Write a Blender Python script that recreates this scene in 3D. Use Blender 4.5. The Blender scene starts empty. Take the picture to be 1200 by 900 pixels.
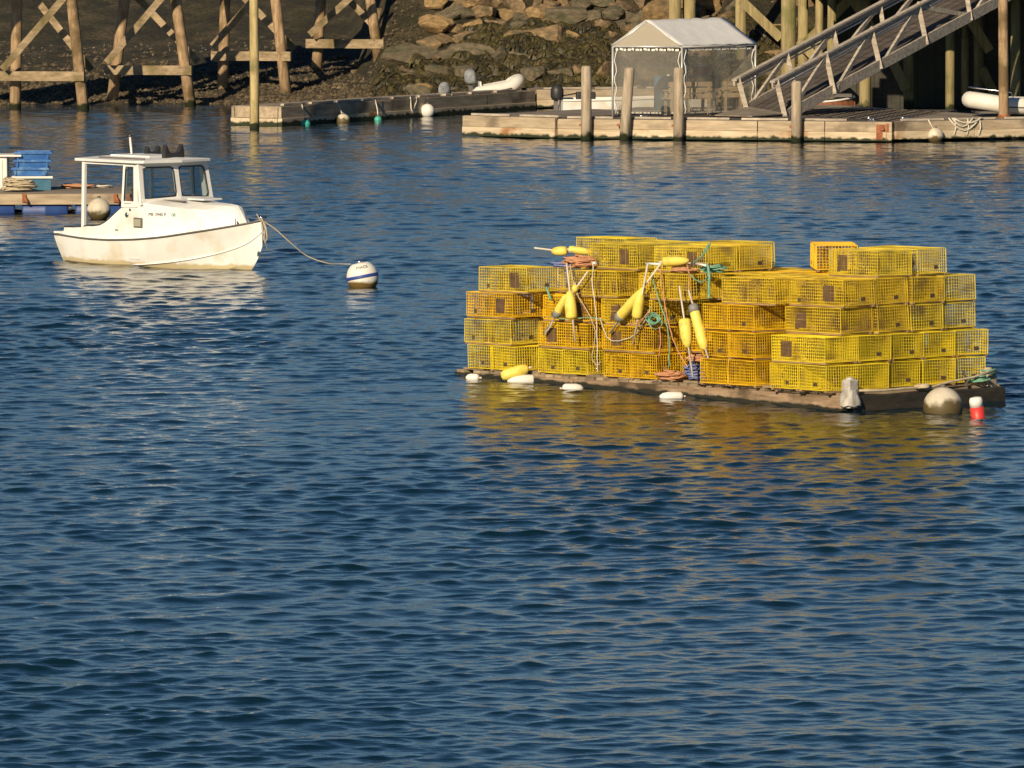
import bpy, math, random
import numpy as np
from mathutils import Vector, Matrix, noise

random.seed(7)
np.random.seed(7)
R = math.radians
SC = bpy.context.scene
COL = SC.collection

# ------------------------------------------------------------------ camera
H, F, YH = 6.7, 8100.0, -160.0            # eye height (m), focal length (px at 1200 wide), horizon row
PITCH = math.atan((450 - YH) / F)
cd = bpy.data.cameras.new('camera')
cam = bpy.data.objects.new('camera', cd)
COL.objects.link(cam)
cam.location = (0, 0, H)
cam.rotation_euler = (math.pi / 2 - PITCH, 0, 0)
cd.sensor_width = 36
cd.lens = 36 * F / 1200
cd.clip_start = 0.5
cd.clip_end = 5000
SC.camera = cam

# ------------------------------------------------------------------ light
SUN_EL, SUN_DIR = R(24), Vector((-0.40, -0.915, 0)).normalized()
w = bpy.data.worlds.new('World')
SC.world = w
w.use_nodes = True
nt = w.node_tree
nt.nodes.clear()
sky = nt.nodes.new('ShaderNodeTexSky')
sky.sky_type = 'NISHITA'
sky.sun_disc = False
sky.sun_elevation = SUN_EL
sky.sun_rotation = math.atan2(SUN_DIR.x, SUN_DIR.y)
sky.air_density = 0.8
sky.dust_density = 0.0
sky.ozone_density = 1.8
bg = nt.nodes.new('ShaderNodeBackground')
bg.inputs['Strength'].default_value = 0.050
wo = nt.nodes.new('ShaderNodeOutputWorld')
hs = nt.nodes.new('ShaderNodeHueSaturation'); hs.inputs['Saturation'].default_value = 1.24
nt.links.new(sky.outputs[0], hs.inputs['Color']); nt.links.new(hs.outputs[0], bg.inputs[0])
nt.links.new(bg.outputs[0], wo.inputs[0])
sl = bpy.data.lights.new('sun', 'SUN')
sl.energy = 5.0
sl.angle = R(0.5)
sl.color = (1.0, 0.82, 0.57)
so = bpy.data.objects.new('sun', sl)
COL.objects.link(so)
sv = Vector((SUN_DIR.x * math.cos(SUN_EL), SUN_DIR.y * math.cos(SUN_EL), math.sin(SUN_EL)))
so.rotation_euler = sv.to_track_quat('Z', 'Y').to_euler()
so.location = (-40, -50, 60)
SC.view_settings.view_transform = 'Standard'
SC.view_settings.look = 'None'
SC.view_settings.gamma = 1
SC.view_settings.exposure = 0.15
SC.render.engine = 'CYCLES'
SC.cycles.max_bounces = 8
SC.cycles.transparent_max_bounces = 24

# ------------------------------------------------------------------ helpers
_cp, _sp = math.cos(PITCH), math.sin(PITCH)
def ray(px, py):
    a, b = (px - 600) / F, (450 - py) / F
    return Vector((a, _cp + b * _sp, -_sp + b * _cp))
def PZ(px, py, z=0.0):
    d = ray(px, py); t = (z - H) / d.z
    return Vector((0, 0, H)) + d * t
def PY(px, py, Y):
    d = ray(px, py); t = Y / d.y
    return Vector((0, 0, H)) + d * t
def pix(p):
    q = Vector(p) - Vector((0, 0, H))
    dep = q.y * _cp - q.z * _sp
    return 600 + F * q.x / dep, 450 - F * (q.y * _sp + q.z * _cp) / dep

def rr(a, b): return random.uniform(a, b)

def tag(o, label=None, cat=None, group=None, kind=None):
    if label: o['label'] = label
    if cat: o['category'] = cat
    if group: o['group'] = group
    if kind: o['kind'] = kind
    return o
def thing(name, label, cat, loc=(0, 0, 0), rz=0.0, group=None, rot=None):
    o = bpy.data.objects.new(name, None)
    COL.objects.link(o)
    o.empty_display_size = 0.1
    o.location = loc
    o.rotation_euler = rot if rot else (0, 0, rz)
    return tag(o, label, cat, group)
def world_matrix(o):
    m = Matrix.LocRotScale(o.location, o.rotation_euler, o.scale)
    return m if o.parent is None else world_matrix(o.parent) @ m

class MB:
    def __init__(s): s.v = []; s.f = []; s.sm = []
    def add(s, vs, fs, smooth=False):
        n = len(s.v)
        s.v.extend([tuple(v) for v in vs])
        s.f.extend([tuple(i + n for i in f) for f in fs])
        s.sm.extend([smooth] * len(fs))
        return s
    def box(s, c, size, rot=None):
        hx, hy, hz = size[0] / 2, size[1] / 2, size[2] / 2
        vs = [Vector((x, y, z)) for x in (-hx, hx) for y in (-hy, hy) for z in (-hz, hz)]
        if rot is not None: vs = [rot @ v for v in vs]
        c = Vector(c)
        return s.add([v + c for v in vs], [(0, 1, 3, 2), (4, 6, 7, 5), (0, 4, 5, 1), (2, 3, 7, 6), (0, 2, 6, 4), (1, 5, 7, 3)])
    def bar(s, a, b, w, h, up=(0, 0, 1)):
        a, b = Vector(a), Vector(b)
        d = (b - a); L = d.length
        if L < 1e-6: return s
        x = d / L
        up = Vector(up)
        if abs(x.dot(up.normalized())) > 0.98: up = Vector((0, 1, 0))
        y = up.cross(x).normalized(); z = x.cross(y)
        rot = Matrix((x, y, z)).transposed()
        return s.box((a + b) / 2, (L, w, h), rot)
    def tube(s, pts, r, n=8, caps=True, smooth=True, r2=None):
        pts = [Vector(p) for p in pts]
        m = len(pts)
        vs = []; prev = None
        for i, p in enumerate(pts):
            t = (pts[min(i + 1, m - 1)] - pts[max(i - 1, 0)])
            t = t.normalized() if t.length > 1e-9 else Vector((0, 0, 1))
            if prev is None:
                u = t.orthogonal().normalized()
            else:
                u = (prev - t * prev.dot(t))
                u = u.normalized() if u.length > 1e-6 else t.orthogonal().normalized()
            prev = u
            q = t.cross(u)
            rad = r[i] if isinstance(r, (list, tuple)) else (r if r2 is None else r + (r2 - r) * i / (m - 1))
            for k in range(n):
                a = 2 * math.pi * k / n
                vs.append(p + (u * math.cos(a) + q * math.sin(a)) * rad)
        fs = []
        for i in range(m - 1):
            for k in range(n):
                k2 = (k + 1) % n
                fs.append((i * n + k, i * n + k2, (i + 1) * n + k2, (i + 1) * n + k))
        s.add(vs, fs, smooth)
        if caps:
            s.f.append(tuple(len(s.v) - len(vs) + k for k in reversed(range(n)))); s.sm.append(False)
            s.f.append(tuple(len(s.v) - n + k for k in range(n))); s.sm.append(False)
        return s
    def lathe(s, prof, a=(0, 0, 0), axis=(0, 0, 1), n=20, smooth=True):
        ax = Vector(axis).normalized(); u = ax.orthogonal().normalized(); q = ax.cross(u); a = Vector(a)
        vs = []
        for (rad, z) in prof:
            for k in range(n):
                t = 2 * math.pi * k / n
                vs.append(a + ax * z + (u * math.cos(t) + q * math.sin(t)) * rad)
        fs = []
        m = len(prof)
        for i in range(m - 1):
            for k in range(n):
                k2 = (k + 1) % n
                fs.append((i * n + k, i * n + k2, (i + 1) * n + k2, (i + 1) * n + k))
        fs.append(tuple(reversed(range(n)))); fs.append(tuple((m - 1) * n + k for k in range(n)))
        return s.add(vs, fs, smooth)
    def prism(s, poly, off):
        n = len(poly); off = Vector(off)
        vs = [Vector(p) for p in poly] + [Vector(p) + off for p in poly]
        fs = [tuple(range(n))[::-1], tuple(range(n, 2 * n))] + [(i, (i + 1) % n, n + (i + 1) % n, n + i) for i in range(n)]
        return s.add(vs, fs)
    def build(s, name, mat, parent=None, world=False, loc=None, mod=None):
        vs = s.v
        if world and parent is not None:
            mi = world_matrix(parent).inverted()
            vs = [tuple(mi @ Vector(v)) for v in vs]
        if loc is not None:
            L = Vector(loc); vs = [tuple(Vector(v) - L) for v in vs]
        me = bpy.data.meshes.new(name)
        me.from_pydata(vs, [], s.f)
        me.validate()
        if any(s.sm) and len(me.polygons) == len(s.sm):
            me.polygons.foreach_set('use_smooth', s.sm)
        me.materials.append(mat)
        o = bpy.data.objects.new(name, me)
        COL.objects.link(o)
        if parent is not None: o.parent = parent
        if loc is not None: o.location = loc
        if mod:
            b = o.modifiers.new('bevel', 'BEVEL'); b.width = mod; b.segments = 2; b.limit_method = 'ANGLE'
        return o

# ------------------------------------------------------------------ materials
def hexc(r, g, b): return (r, g, b, 1)
def mat_base(name):
    m = bpy.data.materials.new(name); m.use_nodes = True
    n = m.node_tree.nodes; l = m.node_tree.links
    return m, n, l, n['Principled BSDF']
def mk(name, c1, c2=None, scale=(3, 3, 3), nscale=1.0, rough=0.7, bump=0.0, lo=0.35, hi=0.65, c3=None, c3scale=0.6, c3lo=0.55, c3hi=0.7,
       algae=None, metallic=0.0, bumpscale=None, spec=0.5, island=0.0, alcol=(0.02, 0.028, 0.008), objvar=0.0):
    m, n, l, p = mat_base(name)
    p.inputs['Roughness'].default_value = rough
    p.inputs['Metallic'].default_value = metallic
    p.inputs['Specular IOR Level'].default_value = spec
    c2 = c2 or c1
    tc = n.new('ShaderNodeTexCoord'); mp = n.new('ShaderNodeMapping'); mp.inputs['Scale'].default_value = scale
    l.new(tc.outputs['Object'], mp.inputs[0])
    oi = n.new('ShaderNodeObjectInfo')
    add = n.new('ShaderNodeVectorMath'); add.operation = 'ADD'
    mul = n.new('ShaderNodeMath'); mul.operation = 'MULTIPLY'; mul.inputs[1].default_value = 37.0
    l.new(oi.outputs['Random'], mul.inputs[0]); l.new(mp.outputs[0], add.inputs[0]); l.new(mul.outputs[0], add.inputs[1])
    no = n.new('ShaderNodeTexNoise'); no.inputs['Scale'].default_value = nscale; no.inputs['Detail'].default_value = 8; no.inputs['Roughness'].default_value = 0.65
    l.new(add.outputs[0], no.inputs[0])
    rp = n.new('ShaderNodeValToRGB'); e = rp.color_ramp.elements
    e[0].position = lo; e[0].color = (*c1, 1); e[1].position = hi; e[1].color = (*c2, 1)
    l.new(no.outputs[0], rp.inputs[0])
    out = rp.outputs[0]
    if c3:
        n2 = n.new('ShaderNodeTexNoise'); n2.inputs['Scale'].default_value = c3scale; n2.inputs['Detail'].default_value = 5
        ad2 = n.new('ShaderNodeVectorMath'); ad2.operation = 'ADD'
        l.new(tc.outputs['Object'], ad2.inputs[0]); l.new(mul.outputs[0], ad2.inputs[1]); l.new(ad2.outputs[0], n2.inputs[0])
        r2 = n.new('ShaderNodeMapRange'); r2.inputs[1].default_value = c3lo; r2.inputs[2].default_value = c3hi
        l.new(n2.outputs[0], r2.inputs[0])
        mx = n.new('ShaderNodeMix'); mx.data_type = 'RGBA'
        l.new(r2.outputs[0], mx.inputs[0]); l.new(out, mx.inputs[6]); mx.inputs[7].default_value = (*c3, 1)
        out = mx.outputs[2]
    if island:
        ge = n.new('ShaderNodeNewGeometry')
        mr = n.new('ShaderNodeMapRange'); mr.inputs[3].default_value = 1 - island; mr.inputs[4].default_value = 1 + island
        l.new(ge.outputs['Random Per Island'], mr.inputs[0])
        mv = n.new('ShaderNodeVectorMath'); mv.operation = 'SCALE'
        l.new(out, mv.inputs[0]); l.new(mr.outputs[0], mv.inputs[3]); out = mv.outputs[0]
    if objvar:
        mr = n.new('ShaderNodeMapRange'); mr.inputs[3].default_value = 1 - objvar * .6; mr.inputs[4].default_value = 1 + objvar
        l.new(oi.outputs['Random'], mr.inputs[0])
        mv = n.new('ShaderNodeVectorMath'); mv.operation = 'SCALE'
        l.new(out, mv.inputs[0]); l.new(mr.outputs[0], mv.inputs[3]); out = mv.outputs[0]
    if algae:
        ge = n.new('ShaderNodeNewGeometry'); sx = n.new('ShaderNodeSeparateXYZ'); l.new(ge.outputs['Position'], sx.inputs[0])
        n3 = n.new('ShaderNodeTexNoise'); n3.inputs['Scale'].default_value = 5; l.new(ge.outputs['Position'], n3.inputs[0])
        ma = n.new('ShaderNodeMath'); ma.operation = 'MULTIPLY_ADD'; ma.inputs[1].default_value = -algae * 1.6; l.new(n3.outputs[0], ma.inputs[0]); l.new(sx.outputs[2], ma.inputs[2])
        r3 = n.new('ShaderNodeMapRange'); r3.inputs[1].default_value = -algae * .1; r3.inputs[2].default_value = -algae * .1 + algae * .45
        r3.inputs[3].default_value = 1; r3.inputs[4].default_value = 0
        l.new(ma.outputs[0], r3.inputs[0])
        mx = n.new('ShaderNodeMix'); mx.data_type = 'RGBA'
        l.new(r3.outputs[0], mx.inputs[0]); l.new(out, mx.inputs[6]); mx.inputs[7].default_value = (*alcol, 1)
        out = mx.outputs[2]
    l.new(out, p.inputs['Base Color'])
    if bump:
        bp = n.new('ShaderNodeBump'); bp.inputs['Strength'].default_value = 0.8; bp.inputs['Distance'].default_value = bump
        src = no.outputs[0]
        if bumpscale:
            n4 = n.new('ShaderNodeTexNoise'); n4.inputs['Scale'].default_value = bumpscale; n4.inputs['Detail'].default_value = 6
            l.new(tc.outputs['Object'], n4.inputs[0]); src = n4.outputs[0]
        l.new(src, bp.inputs['Height']); l.new(bp.outputs[0], p.inputs['Normal'])
    return m

M = {}
M['pile'] = mk('pile_wood', (0.24, 0.15, 0.08), (0.48, 0.34, 0.20), (9, 9, 1.6), 1.3, .85, .012, c3=(0.15, 0.10, 0.045), c3scale=1.6, c3lo=.48, c3hi=.62, algae=.16)
M['greenpile'] = mk('green_pile_wood', (0.18, 0.14, 0.06), (0.38, 0.31, 0.15), (9, 9, 1.0), 1.0, .85, .006, c3=(0.10, 0.11, 0.03), c3scale=.8, algae=.3)
M['yellowpile'] = mk('yellow_pile_wood', (0.30, 0.23, 0.10), (0.56, 0.45, 0.22), (9, 9, 1.2), 1.2, .85, .01, c3=(0.20, 0.17, 0.07), c3scale=1.5, algae=.14)  # yellower timber of the lone mooring pile
M['beam'] = mk('beam_wood', (0.20, 0.145, 0.085), (0.42, 0.32, 0.20), (2, 6, 9), 1.0, .85, .005, c3=(0.14, 0.11, 0.045), c3scale=1.2, c3lo=.5, c3hi=.65)
M['grey'] = mk('weathered_wood', (0.26, 0.22, 0.175), (0.52, 0.455, 0.37), (2.2, 9, 9), 1.2, .85, .003, island=.16)
M['greyz'] = mk('weathered_post_wood', (0.27, 0.21, 0.15), (0.50, 0.42, 0.31), (9, 9, 1.3), 1.2, .85, .003, algae=.16)
M['fascia'] = mk('dock_fascia_wood', (0.30, 0.23, 0.155), (0.52, 0.42, 0.29), (1.2, 8, 9), 1.1, .85, .004, c3=(0.13, .10, .07), c3scale=.9, c3lo=.56, c3hi=.7, island=.12)
M['fascia2'] = mk('dock_lower_wood', (0.44, 0.34, 0.215), (0.70, 0.585, 0.42), (1.0, 8, 9), 1.1, .8, .004, c3=(0.34, .16, .06), c3scale=1.1, c3lo=.60, c3hi=.72, algae=.11, island=.1)
M['benchw'] = mk('bench_wood', (0.34, 0.25, 0.15), (0.55, 0.43, 0.28), (2, 9, 9), 1.2, .8)
M['deck'] = mk('deck_dark', (0.055, 0.045, 0.038), (0.12, 0.10, 0.085), (1.0, 5, 5), 1.4, .85, .003, island=.2)
M['deckgrey'] = mk('deck_grey', (0.15, 0.12, 0.09), (0.30, 0.25, 0.19), (1.0, 6, 5), 1.4, .85, .003, island=.2)
M['raftside'] = mk('raft_side_wood', (0.17, 0.11, 0.065), (0.46, 0.33, 0.21), (6, 1.0, 9), 1.4, .8, .006, c3=(0.08, .055, .03), c3scale=1.4, c3lo=.52, c3hi=.64, algae=.05, alcol=(0.018, .018, .01))
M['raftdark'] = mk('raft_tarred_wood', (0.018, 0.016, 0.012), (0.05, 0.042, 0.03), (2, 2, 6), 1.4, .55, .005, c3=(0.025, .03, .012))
M['raftdeck'] = mk('raft_deck_wood', (0.16, 0.12, 0.08), (0.36, 0.28, 0.18), (2, 2, 5), 1.4, .8, .003, island=.3)
M['gel'] = mk('white_gelcoat', (0.80, 0.79, 0.755), (0.84, 0.83, 0.80), (2, 2, 1), 1.5, .4, 0, c3=(0.70, .66, .58), c3scale=2.5)
M['hull'] = mk('hull_paint', (0.79, 0.785, 0.745), (0.85, 0.845, 0.815), (5, 5, .8), 1.2, .42, 0, c3=(0.68, .60, .46), c3scale=2.2, c3lo=.5, c3hi=.7, algae=.09, alcol=(0.56, .47, .28))
M['roofw'] = mk('roof_white', (0.70, 0.70, 0.69), (0.78, 0.78, 0.76), (2, 2, 2), 2, .55, 0)
M['black'] = mk('black_rubber', (0.02, 0.02, 0.022), (0.035, 0.035, 0.035), rough=.5)
M['darkgrey'] = mk('dark_grey_trim', (0.10, 0.09, 0.085), (0.14, 0.13, 0.12), rough=.6)
M['white'] = mk('white_plastic', (0.74, 0.71, 0.65), (0.80, 0.78, 0.73), (6, 6, 6), 1, .5)
M['wrap'] = mk('weathered_plastic_wrap', (0.27, 0.25, 0.22), (0.58, 0.55, 0.50), (9, 9, 7), 1, .45, .02)
M['whiteball'] = mk('stained_white_buoy', (0.74, 0.71, 0.64), (0.80, 0.77, 0.70), (6, 6, 6), 1, .5, algae=.09, alcol=(0.17, .11, .03))
M['bigball'] = mk('weathered_white_buoy', (0.50, 0.44, 0.34), (0.66, 0.60, 0.48), (6, 6, 6), 1, .55, algae=.15, alcol=(0.10, .075, .03))
M['bluestripe'] = mk('blue_stripe', (0.03, 0.06, 0.28), rough=.5)
M['text'] = mk('dark_lettering', (0.05, 0.05, 0.07), rough=.6)
M['textg'] = mk('green_lettering', (0.03, 0.25, 0.20), rough=.6)
M['yb'] = mk('yellow_buoy_paint', (0.80, 0.64, 0.10), (0.86, 0.71, 0.15), (8, 8, 8), 1, .5, c3=(0.70, .50, .08), c3scale=9)
M['stick'] = mk('buoy_stick', (0.52, 0.47, 0.38), (0.70, 0.66, 0.58), (8, 8, 8), 1, .6)
M['rubgrey'] = mk('buoy_grey_band', (0.22, 0.22, 0.20), rough=.6)
M['red'] = mk('red_paint', (0.55, 0.03, 0.03), (0.62, 0.05, 0.04), rough=.45)
M['rope_w'] = mk('white_rope', (0.55, 0.50, 0.40), (0.70, 0.66, 0.56), (20, 20, 20), 1, .8)
M['rope_g'] = mk('green_rope', (0.10, 0.28, 0.19), (0.22, 0.42, 0.30), (12, 12, 12), 1, .8)
M['rope_o'] = mk('orange_rope', (0.46, 0.20, 0.09), (0.62, 0.33, 0.18), (12, 12, 12), 1, .8)
M['rope_b'] = mk('blue_rope', (0.10, 0.14, 0.36), (0.24, 0.28, 0.50), (12, 12, 12), 1, .8)
M['rope_t'] = mk('tan_rope', (0.40, 0.32, 0.20), (0.56, 0.48, 0.34), (12, 12, 12), 1, .85)
def wire(name, c1, c2, c3): return mk(name, c1, c2, (5, 5, 5), 1, .45, c3=c3, c3scale=4, c3lo=.50, c3hi=.70, objvar=.16)
M['wireA'] = wire('bright_yellow_wire', (0.74, 0.57, 0.022), (0.86, 0.68, 0.04), (0.46, .31, .05))
M['wireB'] = wire('mustard_wire', (0.58, 0.41, 0.03), (0.78, 0.56, 0.035), (0.28, .18, .06))
M['wireC'] = wire('orange_yellow_wire', (0.70, 0.42, 0.010), (0.84, 0.53, 0.018), (0.38, .21, .03))
M['wireD'] = wire('dull_olive_yellow_wire', (0.62, 0.47, 0.035), (0.80, 0.62, 0.055), (0.30, .22, .07))
M['runner'] = mk('trap_runner', (0.22, 0.13, 0.06), (0.40, 0.26, 0.12), (4, 4, 4), 1, .8)
M['net'] = mk('brown_twine', (0.085, 0.048, 0.028), (0.17, 0.10, 0.055), (8, 8, 8), 1, .9)
M['vent'] = mk('vent_plastic', (0.05, 0.035, 0.02), (0.12, 0.08, 0.04), (8, 8, 8), 1, .8)
M['brick'] = mk('ballast_brick', (0.20, 0.10, 0.045), (0.30, 0.17, 0.08), (8, 8, 8), 1, .9)
M['alu'] = mk('galvanised_tube', (0.60, 0.60, 0.60), (0.72, 0.71, 0.68), rough=.4, metallic=.5)
M['steel'] = mk('steel', (0.6, 0.6, 0.6), rough=.25, metallic=1)
M['tarp'] = mk('canopy_tarp', (0.66, 0.66, 0.66), (0.74, 0.73, 0.72), (2, 2, 2), 2, .6, .01)
M['blue'] = mk('blue_crate_plastic', (0.02, 0.10, 0.34), (0.05, 0.17, 0.44), (4, 4, 4), 1, .5, c3=(0.14, .28, .48), c3scale=4)
M['teal'] = mk('teal_tub_plastic', (0.03, 0.12, 0.20), (0.05, 0.17, 0.26), (4, 4, 4), 1, .5)
M['barrel'] = mk('blue_barrel', (0.015, 0.045, 0.19), (0.03, 0.08, 0.26), (4, 4, 4), 1, .5)
M['orange'] = mk('orange_plastic', (0.60, 0.19, 0.04), (0.72, 0.28, 0.07), rough=.6)
M['rust'] = mk('rusty_steel', (0.22, 0.07, 0.03), (0.38, 0.14, 0.06), (8, 8, 8), 1, .85)
M['tealb'] = mk('teal_buoy', (0.04, 0.36, 0.28), (0.07, 0.45, 0.36), rough=.5)
M['cloth'] = mk('grey_cover', (0.10, 0.11, 0.13), (0.36, 0.37, 0.38), (5, 5, 5), 1, .8)
M['tube'] = mk('inflatable_fabric', (0.66, 0.63, 0.56), (0.74, 0.71, 0.64), (4, 4, 4), 1, .5)
M['rockA'] = mk('tan_rock', (0.11, 0.075, 0.038), (0.28, 0.19, 0.10), (2.2, 2.2, 2.2), 1.3, .9, .05, c3=(0.10, .085, .05), c3scale=1.4, c3lo=.52, c3hi=.68)
M['rockB'] = mk('grey_brown_rock', (0.065, 0.054, 0.034), (0.17, 0.135, 0.085), (2.2, 2.2, 2.2), 1.3, .9, .05, c3=(0.07, .07, .035), c3scale=1.4, c3lo=.5, c3hi=.66)
M['rockC'] = mk('ochre_rock', (0.18, 0.115, 0.05), (0.38, 0.255, 0.115), (2.2, 2.2, 2.2), 1.3, .9, .05, c3=(0.12, .10, .05), c3scale=1.4, c3lo=.55, c3hi=.7)
M['weed'] = mk('rockweed', (0.016, 0.014, 0.005), (0.078, 0.062, 0.018), (2.5, 2.5, 2.5), 1, .6, island=.6)

def shore_mat():
    m, n, l, p = mat_base('mud_and_pebbles')
    ge = n.new('ShaderNodeNewGeometry')
    n1 = n.new('ShaderNodeTexNoise'); n1.inputs['Scale'].default_value = .8; n1.inputs['Detail'].default_value = 9; n1.inputs['Roughness'].default_value = .62
    n2 = n.new('ShaderNodeTexNoise'); n2.inputs['Scale'].default_value = 7; n2.inputs['Detail'].default_value = 8; n2.inputs['Roughness'].default_value = .7
    l.new(ge.outputs['Position'], n1.inputs[0]); l.new(ge.outputs['Position'], n2.inputs[0])
    r = n.new('ShaderNodeValToRGB'); e = r.color_ramp.elements
    e[0].position = .36; e[0].color = (0.028, 0.023, 0.014, 1); e[1].position = .64; e[1].color = (0.11, 0.082, 0.043, 1)
    x = r.color_ramp.elements.new(.49); x.color = (0.045, 0.040, 0.014, 1)
    l.new(n1.outputs[0], r.inputs[0])
    r2 = n.new('ShaderNodeMapRange'); r2.inputs[1].default_value = .35; r2.inputs[2].default_value = .7; r2.inputs[3].default_value = .45; r2.inputs[4].default_value = 1.7
    l.new(n2.outputs[0], r2.inputs[0])
    mv = n.new('ShaderNodeVectorMath'); mv.operation = 'SCALE'; l.new(r.outputs[0], mv.inputs[0]); l.new(r2.outputs[0], mv.inputs[3])
    l.new(mv.outputs[0], p.inputs['Base Color'])
    p.inputs['Roughness'].default_value = .8
    b = n.new('ShaderNodeBump'); b.inputs['Distance'].default_value = .2; b.inputs['Strength'].default_value = 1
    l.new(n2.outputs[0], b.inputs['Height']); l.new(b.outputs[0], p.inputs['Normal'])
    return m
M['shore'] = shore_mat()
M['pebble'] = mk('beach_pebble', (0.04, 0.031, 0.018), (0.115, 0.085, 0.048), (1, 1, 1), 1, .85, island=.55)
M['shell'] = mk('shell', (0.26, 0.22, 0.16), (0.46, 0.41, 0.33), rough=.7)
M['hill'] = mk('upland', (0.035, 0.036, 0.014), (0.22, 0.16, 0.075), (.12, .12, .25), 1, .95, 0, c3=(0.03, .035, .014), c3scale=.09)

def water_mat():
    m, n, l, p = mat_base('sea_water')
    p.inputs['Base Color'].default_value = (0.003, 0.018, 0.028, 1)
    p.inputs['Roughness'].default_value = .012
    p.inputs['IOR'].default_value = 1.333
    ge = n.new('ShaderNodeNewGeometry')
    mp = n.new('ShaderNodeMapping'); mp.inputs['Scale'].default_value = (.75, 1.25, 1); l.new(ge.outputs['Position'], mp.inputs[0])
    a = n.new('ShaderNodeTexNoise'); a.inputs['Scale'].default_value = 13; a.inputs['Detail'].default_value = 4.0; a.inputs['Roughness'].default_value = .5
    l.new(mp.outputs[0], a.inputs[0])
    b = n.new('ShaderNodeBump'); b.inputs['Strength'].default_value = 1; b.inputs['Distance'].default_value = .0055
    l.new(a.outputs[0], b.inputs['Height']); l.new(b.outputs[0], p.inputs['Normal'])
    return m
M['water'] = water_mat()

def glass_mat(name, tint, gl=.12, rough=.02, haze=0.0, hazecol=(0.3, 0.3, 0.28, 1)):
    m = bpy.data.materials.new(name); m.use_nodes = True
    n = m.node_tree.nodes; l = m.node_tree.links; n.clear()
    o = n.new('ShaderNodeOutputMaterial'); t = n.new('ShaderNodeBsdfTransparent'); g = n.new('ShaderNodeBsdfGlossy')
    t.inputs[0].default_value = tint; g.inputs['Roughness'].default_value = rough
    mx = n.new('ShaderNodeMixShader'); fr = n.new('ShaderNodeLayerWeight'); fr.inputs[0].default_value = gl
    fr.inputs[0].default_value = .5
    pw = n.new('ShaderNodeMath'); pw.operation = 'POWER'; pw.inputs[1].default_value = 3.5; l.new(fr.outputs['Facing'], pw.inputs[0])
    sc = n.new('ShaderNodeMath'); sc.operation = 'MULTIPLY_ADD'; sc.inputs[1].default_value = gl * 2.4; sc.inputs[2].default_value = .035; l.new(pw.outputs[0], sc.inputs[0])
    l.new(sc.outputs[0], mx.inputs[0]); l.new(t.outputs[0], mx.inputs[1]); l.new(g.outputs[0], mx.inputs[2])
    out = mx.outputs[0]
    if haze:
        d = n.new('ShaderNodeBsdfDiffuse'); d.inputs[0].default_value = hazecol
        m2 = n.new('ShaderNodeMixShader'); m2.inputs[0].default_value = haze
        l.new(out, m2.inputs[1]); l.new(d.outputs[0], m2.inputs[2]); out = m2.outputs[0]
    l.new(out, o.inputs[0])
    return m
M['glass'] = glass_mat('window_glass', (0.82, 0.87, 0.88, 1), .25)
M['gable'] = glass_mat('translucent_gable_sheet', (0.86, 0.85, 0.82, 1), .1, .2, .62, (0.52, 0.47, 0.38, 1))
M['vinyl'] = glass_mat('clear_vinyl', (0.86, 0.85, 0.82, 1), .15, .12, .22, (0.46, 0.44, 0.40, 1))

# ------------------------------------------------------------------ terrain
def sm(a, b, x):
    t = max(0.0, min(1.0, (x - a) / (b - a))); return t * t * (3 - 2 * t)
def ground(x, y):
    mud = .12 * (y - 192.5)
    if y > 205: mud = 1.5 + (y - 205) * .25
    mud += .05 * noise.noise(Vector((x * .35, y * .25, 0))) * 2
    toe = 194.3 - .0 * x
    if x > 6: toe = 193.0
    bank = (y - toe) * .56 + .3
    if bank > 3.6: bank = 3.6 + (bank - 3.6) * .12
    k = sm(-4.3, -3.3, x + .25 * (y - 199) * .3)
    z = mud * (1 - k) + max(mud, bank) * k
    if y < 188: z = min(z, -.5 - (188 - y) * .15)
    return min(z, 5.5)
def build_shore():
    xs = np.linspace(-45, 50, 240); ys = np.concatenate([np.linspace(172, 215, 160), np.linspace(217, 285, 18)])
    vs = []
    for y in ys:
        for x in xs:
            z = ground(x, y)
            z += .035 * noise.noise(Vector((x * 2.1, y * 2.1, 3.3))) + .012 * noise.noise(Vector((x * 6, y * 6, 1)))
            vs.append((x, y, z))
    nx = len(xs); fs = []
    for j in range(len(ys) - 1):
        for i in range(nx - 1):
            a = j * nx + i; fs.append((a, a + 1, a + nx + 1, a + nx))
    b = MB(); b.add(vs, fs, True)
    tag(b.build('shore', M['shore']), kind='structure')
    # unseen upland far behind, added for its reflection in the water
    b = MB(); vs = []; xs = np.linspace(-160, 160, 120); ys = np.linspace(280, 420, 30)
    for j, y in enumerate(ys):
        for x in xs:
            t = j / 29
            z = 5.2 + sm(0, 1, t * 2.2) * 9 + 7 * abs(noise.noise(Vector((x * .05, y * .03, 0)))) * sm(0, .4, t) + 2.5 * noise.noise(Vector((x * .3, y * .3, 4))) * sm(0, .3, t)
            vs.append((x, y, z))
    nx = len(xs); fs = [(j * nx + i, j * nx + i + 1, j * nx + nx + i + 1, j * nx + nx + i) for j in range(29) for i in range(nx - 1)]
    vs2 = [(-160, 200, .5), (-45, 200, .8), (-45, 285, 5.0), (-160, 285, 5.0), (50, 200, .8), (160, 200, .5), (160, 285, 5), (50, 285, 5)]
    b.add(vs, fs, True)
    b.add(vs2, [(0, 1, 2, 3), (4, 5, 6, 7)])
    tag(b.build('unseen_hills', M['hill']), kind='structure')
build_shore()

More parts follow.
